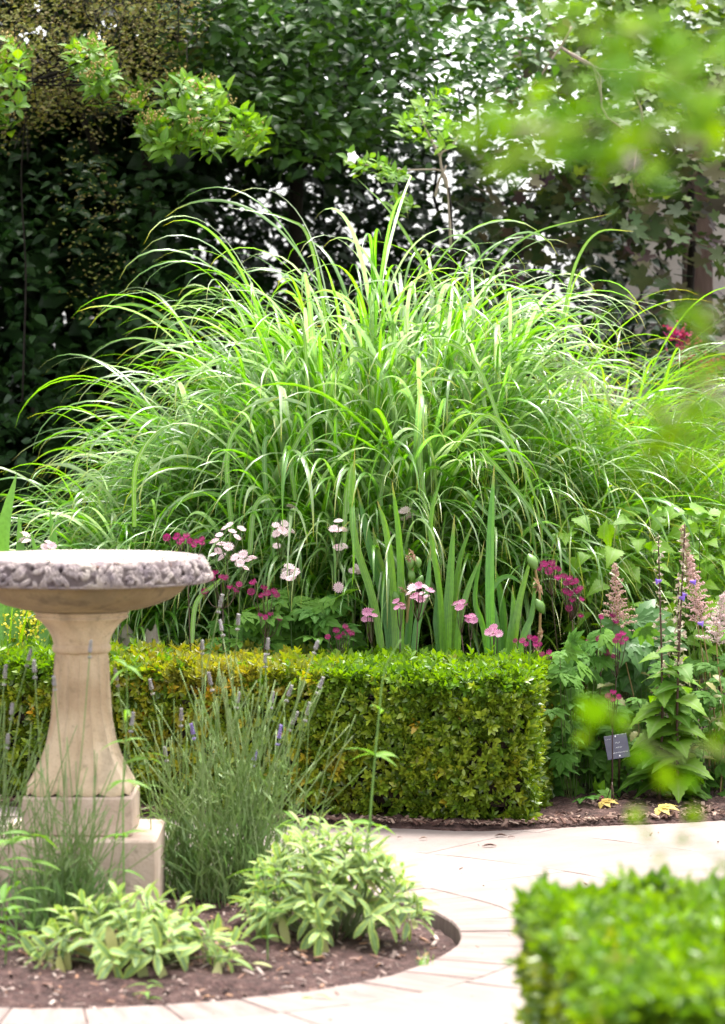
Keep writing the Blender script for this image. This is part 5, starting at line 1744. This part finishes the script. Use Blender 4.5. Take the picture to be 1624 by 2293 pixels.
# 5 thin dark screen of shrubs that lets the bright sky through
g = thing('screen_shrub', (.1, 16.2, 0), 'thin dark shrub screen with white sky spots showing through, behind the grass', 'shrub')
PS = [(340, 300), (1110, 300), (1110, 560), (1040, 800), (360, 900)]
P, c = clumps(PS, 15.9, 16.9, 1150, 9, .08)
x = 812 + P[:, 0] * FPX / P[:, 1]; y = HOR - (P[:, 2] - CAM_H) * FPX / P[:, 1]
hole = ((x > 945) & (x < 1030) & (y > 380) & (y < 480) & (rng.random(len(P)) < .8)) | ((y > 370) & (y < 680) & (x > 350) & (vnoise(np.stack([x, y * .7, 0 * x], -1), .016, 41) > .42) & (rng.random(len(P)) < .85))
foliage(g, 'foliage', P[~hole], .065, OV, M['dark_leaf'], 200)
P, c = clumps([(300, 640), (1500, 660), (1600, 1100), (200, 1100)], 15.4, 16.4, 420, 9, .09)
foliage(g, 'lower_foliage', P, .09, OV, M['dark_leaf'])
for x0 in (380, 470, 560, 655, 730, 800, 880, 960, 1005, 1040, 1075):
    s_ = rng.normal(0, 20)
    trunk(g, [gnd(x0, 1500) * 0 + np.array([(x0 - 812) * 16.4 / FPX, 16.4, 0]), at(x0 + s_, 700, 16.4), at(x0 - s_, 420, 16.4), at(x0 + s_ * 2, 180, 16.3)], .016, .006, 'bark', 'stem', 12)

# 6 mock orange: pale branch, fresh leaves, one white flower
g = thing('mock_orange', (.42, 13.9, 0), 'mock orange with a pale forked branch and one white flower, above the grass', 'shrub')
c = np.concatenate([cloud([(780, 340), (900, 360), (915, 395), (860, 400), (790, 380)], 12.9, 13.2, 16), cloud([(895, 235), (990, 200), (1010, 330), (960, 330), (900, 290)], 13.0, 13.4, 26),
                    cloud([(880, 430), (930, 440), (920, 480), (880, 470)], 13.0, 13.2, 6)])
P, fr = rosettes(c, 6, .05)
me = []
for q in range(3):
    b = MB(); b.inst(OV, np.eye(3)[None], np.zeros((1, 3)), [q * .3]); me.append(b.mesh('leaf', M['bright_leaf']))
for i in range(len(P)): put('leaf', me[i % 3], g, P[i], fr[i])
for pts in ([(1010, 560), (1000, 400), (960, 380), (905, 382)], [(1000, 420), (985, 350), (1010, 330), (1030, 300)], [(905, 382), (860, 375), (800, 365)], [(985, 350), (960, 300), (940, 260)], [(975, 440), (985, 400), (1000, 370)]):
    trunk(g, [at(x, y, 13.15) for x, y in pts], .006, .003, 'bark_pale', 'branch', 10)
trunk(g, [(.42, 13.9, 0), (.40, 13.7, .8), at(1012, 570, 13.2), at(1005, 420, 13.15)], .012, .006, 'bark')
M['white'] = leafmat('white', [(.8, .8, .78)], .3, .6, .3)
b = MB(); T = leaf_T(3, .42, None, .2, .1)
for k in range(5):
    a = k * 1.257
    b.inst(T, one((math.cos(a), -.25, math.sin(a)), (0, -1, 0), .026)[None], np.array([at(790, 352, 12.85)]))
b.build('flower', M['white'], g)

# 7 vine over the post and wall
g = thing('grape_vine', (1.45, 15.1, 0), 'vine with large lobed green, purple and buff leaves climbing the timber post', 'vine')
_o = [(0, 1.0), (9, .86), (15, .80), (22, .60), (28, .52), (36, .70), (44, .78), (52, .95), (60, .80), (68, .72), (76, .52), (86, .60), (96, .66), (108, .78), (120, .62), (134, .56), (150, .42), (166, .12)]
_a = [(-t, r) for t, r in _o[:0:-1]] + _o
_V = [(0, .38, -.04)] + [(math.sin(math.radians(t)) * r * .56, .38 + math.cos(math.radians(t)) * r * .58, .22 * r * r * .33 - .10 * max(0, math.cos(math.radians(t))) * r) for t, r in _a]
VL = (np.array(_V, float), [(0, i + 1, i) for i in range(1, len(_a))], np.array([(.4, 0, 0)] + [(.6, 1, 0)] * len(_a), float))
PV = [(1030, 360), (1200, 330), (1480, 380), (1700, 330), (1700, 720), (1560, 780), (1480, 640), (1380, 560), (1200, 560), (1080, 520)]
P, c = clumps(PV, 14.2, 15.0, 95, 6, .10)
P = np.concatenate([P, cloud([(1120, 60), (1350, 40), (1350, 330), (1150, 330)], 14.4, 15.2, 110)])
foliage(g, 'foliage', P, .105, VL, M['vine_leaf'], 290, face=.8, jit=.9)
P, c = clumps([(1230, 100), (1300, 60), (1700, -80), (1700, 360), (1400, 420), (1180, 350), (1200, 270)], 14.2, 15.2, 60, 7, .09)
foliage(g, 'upper_foliage', P, .10, VL, M['vine_green'], 0, face=1.0)
P, c = clumps([(1100, -120), (1750, -150), (1750, 330), (1300, 360)], 15.0, 16.4, 190, 9, .1)
foliage(g, 'inner_foliage', P, .11, VL, M['vine_green'], 0, face=.8)
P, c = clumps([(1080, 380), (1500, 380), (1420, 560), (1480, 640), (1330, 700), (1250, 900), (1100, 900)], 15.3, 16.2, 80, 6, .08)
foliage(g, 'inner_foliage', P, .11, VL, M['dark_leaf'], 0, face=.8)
trunk(g, [(1.5, 15.0, 0), (1.42, 15.05, 1.0), (1.5, 15.0, 2.2), (1.2, 15.0, 2.75)], .03, .012, 'bark')
for pts in ([(1260, 110), (1340, 160), (1350, 250), (1410, 300)], [(1255, 105), (1330, 150), (1450, 160), (1530, 190)], [(1330, 150), (1345, 210)], [(1410, 190), (1440, 260), (1425, 330), (1420, 380)], [(1280, 60), (1255, 105), (1190, 200)]):
    trunk(g, [at(x, y, 14.1) for x, y in pts], .006, .0035, 'bark_pale', 'branch', 9)
for x0 in (1100, 1150, 1185, 1240, 1300, 1345, 1400, 1455, 1500):
    s_ = rng.normal(0, 25)
    trunk(g, [np.array([(x0 - 812) * 15.9 / FPX, 15.9, 0]), at(x0 + s_, 760, 15.9), at(x0 - s_, 560, 15.9), at(x0 + s_ * 2, 400, 15.9)], .010, .005, 'bark', 'stem', 10)

# 8 red flowered plant by the post
g = thing('red_flowering_plant', np.array([1.5, 14.2, 0]), 'dark leaved plant with magenta and red flowers at the foot of the post', 'flowering plant')
P, c = clumps([(1480, 740), (1640, 700), (1640, 1100), (1480, 1050)], 14.0, 14.6, 60, 9, .06)
foliage(g, 'foliage', P, .06, OV, M['dark_leaf'])
M['magenta'] = leafmat('magenta', [(.45, .02, .16), (.5, .03, .08), (.38, .02, .2)], .3, .6, .3)
b = MB()
for (x, y) in ((1515, 740), (1525, 755), (1540, 770), (1520, 800), (1560, 835), (1580, 820), (1570, 880), (1545, 1040), (1590, 815)):
    n = 26
    Q = at(x, y, 13.9) + rng.normal(0, 1, (n, 3)) * [.028, .02, .018]
    b.inst(dia_T(.5), frames(rand_dirs(n, .3), rng.normal(0, 1, (n, 3)), rng.uniform(.015, .028, n)), Q)
b.build('flowers', M['magenta'], g, kind='stuff')
b = MB()
for k in range(14):
    p = at(rng.uniform(1500, 1600), rng.uniform(760, 900), 14.2)
    b.tube(curve([(1.5 + rng.normal(0, .08), 14.2, 0), p * .5 + np.array([.75, 7.1, 0]), p], 6), .004, 4)
b.build('stems', M['stem_r'], g, kind='stuff')

# 9 white flowers against the grass on the left of the mound
# 10 behind the bird bath: yellow flowers, strap leaves, stones
M['lime_leaf'] = leafmat('lime_leaf', [(.18, .34, .03), (.24, .40, .04), (.14, .30, .04)], .45, .4, .5, tcol=1.4)
g = thing('yellow_loosestrife', np.array([(40 - 812) * 11.9 / FPX, 11.9, 0]), 'lime green strap leaves and hazy yellow flowers under the bowl of the bird bath', 'perennial')
n = 170
x = rng.uniform(-40, 260, n)
P0 = np.stack([(x - 812) * 11.85 / FPX, rng.uniform(11.65, 12.0, n), 0 * x], -1)
P, Wd, s1, n1 = blade_shapes(P0, rng.random(n) * 6.283, rng.uniform(.0, .2, n), rng.uniform(.1, .8, n), rng.uniform(.45, .80, n), rng.uniform(.006, .012, n))
for i in range(n):
    b = MB(); b.ribbons(P[i:i + 1], Wd[i:i + 1], s1[i:i + 1], n1[i:i + 1], .25); b.build('strap_leaf', M['lime_leaf'], g, origin=P[i, 0])
M['yellow'] = leafmat('yellow', [(.75, .62, .05), (.70, .68, .12)], .3, .6, .3)
Q = cloud([(-30, 1370), (60, 1365), (110, 1400), (100, 1450), (-30, 1450)], 11.5, 11.8, 420)
b = MB(); b.inst(dia_T(.5), frames(rand_dirs(420, .3), rng.normal(0, 1, (420, 3)), rng.uniform(.008, .016, 420)), Q); b.build('flowers', M['yellow'], g, kind='stuff')
M['rock'] = solid('rock', [(.3, (.34, .26, .23)), (.7, (.52, .43, .39))], 20, .9, .6, 60)
ico = None
for (x, y, D, sx, sz, lab) in ((272, 1428, 11.75, .07, .055, 'larger pinkish rock behind the hedge, right of the bird bath neck'), (322, 1415, 11.9, .05, .05, 'upper pinkish rock beside the larger one'), (345, 1448, 11.7, .06, .04, 'low flat rock half hidden by the hedge top')):
    n1_, n2_ = 10, 14
    V = []
    p = at(x, y, D)
    for i in range(n1_):
        th_ = math.pi * i / (n1_ - 1)
        for j in range(n2_):
            ph = 2 * math.pi * j / n2_
            V.append((math.sin(th_) * math.cos(ph), math.sin(th_) * math.sin(ph), math.cos(th_)))
    V = np.array(V); V = V * (1 + .22 * vnoise(V + x, 1.3, 5)[:, None] + .08 * vnoise(V + x, 4, 6)[:, None])
    H_ = p[2] + sz
    V = V * np.array([sx, sx * .8, H_ / 2]) + np.array([p[0], p[1], H_ / 2 - .01])
    i = np.arange(n1_ * n2_).reshape(n1_, n2_); j = np.roll(i, -1, 1)
    b = MB(); b.raw(V, np.stack([i[:-1], i[1:], j[1:], j[:-1]], -1).reshape(-1, 4))
    tag(b.build('rock', M['rock'], None, smooth=False, origin=(p[0], p[1], 0)), lab, 'rock', 'rocks behind the hedge')

# ------------------------------------------------------------------ near the camera: a sapling leaning into the frame from the right
M['near_leaf'] = leafmat('near_leaf', [(0.058, 0.162, 0.004), (0.092, 0.203, 0.005), (0.127, 0.223, 0.007), (0.040, 0.115, 0.004)], .5, .7, .06, tcol=1.3)
NL = VL
NL2 = leaf_T(4, .33, None, .2, .3, stalk=.1)
near_me = []
for q, T in enumerate((NL, NL2, NL, NL2)):
    b = MB(); b.inst(T, np.eye(3)[None], np.zeros((1, 3)), [q * .25]); near_me.append(b.mesh('leaf', M['near_leaf']))
g = thing('sapling', (.95, 3.1, 0), 'blurred bright green sapling with leafy branches reaching in from the upper right', 'tree')
trunk(g, [(.95, 3.1, -.1), (.92, 3.1, .8), (.85, 3.1, 1.6), (.74, 3.1, 2.3)], .014, .006, 'bark_pale')
D = 3.1
spots = [(1360, 60, 90, 60, 12), (1480, 90, 110, 80, 16), (1590, 120, 70, 110, 16), (1420, 180, 90, 60, 10), (1100, 285, 60, 26, 7), (1180, 250, 60, 30, 7), (1230, 300, 60, 40, 8), (1180, 370, 40, 20, 3),
         (1330, 290, 70, 50, 9), (1450, 300, 60, 60, 8), (1560, 320, 70, 70, 12), (1400, 380, 50, 24, 3), (1600, 230, 50, 70, 9), (1520, 200, 60, 40, 7), (1290, 210, 50, 40, 6)]
for (x, y, sx, sy, k) in spots:
    for q in range(int(k * 1.15)):
        p = at(x + rng.normal(0, sx * .6), y + rng.normal(0, sy * .6), D + rng.normal(0, .10))
        t = nrm(np.array([rng.normal(-.5, .7), rng.normal(0, .6), rng.normal(-.15, .35)]))
        put('leaf', near_me[q % 4], g, p, one(t, (rng.normal(0, .4), -.5, 1), rng.uniform(.028, .048)))
trunk(g, [(.85, 3.1, 1.6), at(1650, 330, 3.1), at(1400, 290, 3.1), at(1080, 285, 3.1)], .005, .0015, 'bark_pale', 'branch')
trunk(g, [(.79, 3.1, 2.0), at(1660, 180, 3.1), at(1480, 90, 3.1), at(1330, 40, 3.1)], .005, .0015, 'bark_pale', 'branch')
M['green_twig'] = solid('green_twig', [(.3, (.10, .13, .03)), (.7, (.16, .19, .05))], 20, .7, .2)
M['blossom'] = leafmat('blossom', [(.62, .48, .60), (.68, .56, .62)], .3, .6, .3)
b = MB(); b.inst(leaf_T(3, .4, None, .3, .2), frames(rand_dirs(10, .2), rng.normal(0, 1, (10, 3)), np.full(10, .013)), np.tile(at(1400, 362, 3.15), (10, 1))); b.build('blossom', M['blossom'], g)
b = MB(); b.tube(curve([at(1400, 362, 3.15), at(1430, 300, 3.1), at(1450, 280, 3.1)], 6), .0008, 4); b.build('flower_stalk', M['near_leaf'], g)

g = thing('sapling', (.80, 3.0, 0), 'blurred green shoots with dark and lime leaves at the right edge, halfway down', 'tree')
trunk(g, [(.80, 3.0, -.1), (.74, 3.0, .7), (.62, 3.0, 1.25), (.52, 3.0, 1.6)], .012, .005, 'bark_pale')
for (x, y, sx, sy, k, s, D) in ((1600, 690, 24, 20, 3, .034, 2.9), (1615, 760, 20, 40, 4, .034, 2.9), (1590, 880, 50, 60, 9, .034, 2.9), (1480, 920, 50, 40, 6, .028, 3.0), (1400, 960, 50, 40, 5, .024, 3.1), (1240, 830, 25, 20, 2, .02, 3.2),
                                (1330, 800, 20, 20, 2, .018, 3.3), (1440, 1010, 60, 30, 6, .022, 3.1), (1560, 980, 50, 40, 6, .03, 3.0), (1600, 1040, 40, 30, 3, .03, 3.0)):
    for q in range(k):
        p = at(x + rng.normal(0, sx * .7), y + rng.normal(0, sy * .7), D + rng.normal(0, .05))
        t = nrm(np.array([rng.normal(-.5, .7), rng.normal(0, .6), rng.normal(-.15, .35)]))
        put('leaf', near_me[q % 4], g, p, one(t, (rng.normal(0, .4), -.5, 1), s * rng.uniform(.8, 1.2)))
trunk(g, [(.66, 3.0, 1.1), at(1640, 900, 3.0), at(1500, 930, 3.02), at(1260, 840, 3.15)], .004, .0012, 'bark_pale', 'branch')
trunk(g, [(.60, 3.0, 1.3), at(1640, 740, 2.95), at(1600, 690, 2.9)], .003, .0012, 'bark_pale', 'branch')

g = thing('sapling', (.95, 3.6, 0), 'blurred trailing shoot with a few lobed leaves in front of the plant label and path', 'tree')
trunk(g, [(.95, 3.6, -.1), (.85, 3.6, .5), (.70, 3.6, .95)], .010, .005, 'bark_pale')
for (x, y, s, me_, t) in ((1335, 1545, .05, 0, (-.1, 0, -1)), (1380, 1590, .03, 1, (.4, .2, -.7)), (1470, 1690, .05, 1, (-1, 0, -.1)), (1520, 1720, .055, 0, (-.6, .2, -.5)), (1580, 1690, .05, 2, (.5, .2, .5)), (1610, 1640, .05, 1, (.6, 0, .6)), (1560, 1740, .045, 3, (-.3, .4, -.3)),
                          (1425, 1800, .045, 0, (-.1, 0, -.9)), (1440, 1850, .03, 1, (.3, .1, -.7)), (1548, 1850, .042, 0, (.1, 0, .6)), (1545, 1885, .03, 2, (-.6, .2, .2)), (1490, 1915, .026, 1, (-.5, .1, -.4)), (1600, 1935, .03, 1, (.6, .1, -.3)), (1320, 1640, .03, 3, (-.5, 0, -.4))):
    put('leaf', near_me[me_], g, at(x, y, 3.6 + rng.normal(0, .05)), one(t, (rng.normal(0, .2), -1, .3), s * (.95 if y < 1620 else .62)))
trunk(g, [(.76, 3.6, .8), at(1660, 1700, 3.6), at(1500, 1700, 3.6), at(1370, 1590, 3.6), at(1345, 1555, 3.6)], .0022, .0008, 'green_twig', 'branch')
trunk(g, [(.80, 3.6, .62), at(1660, 1950, 3.6), at(1540, 1885, 3.6), at(1470, 1900, 3.6), at(1425, 1800, 3.6)], .0022, .0008, 'green_twig', 'branch')
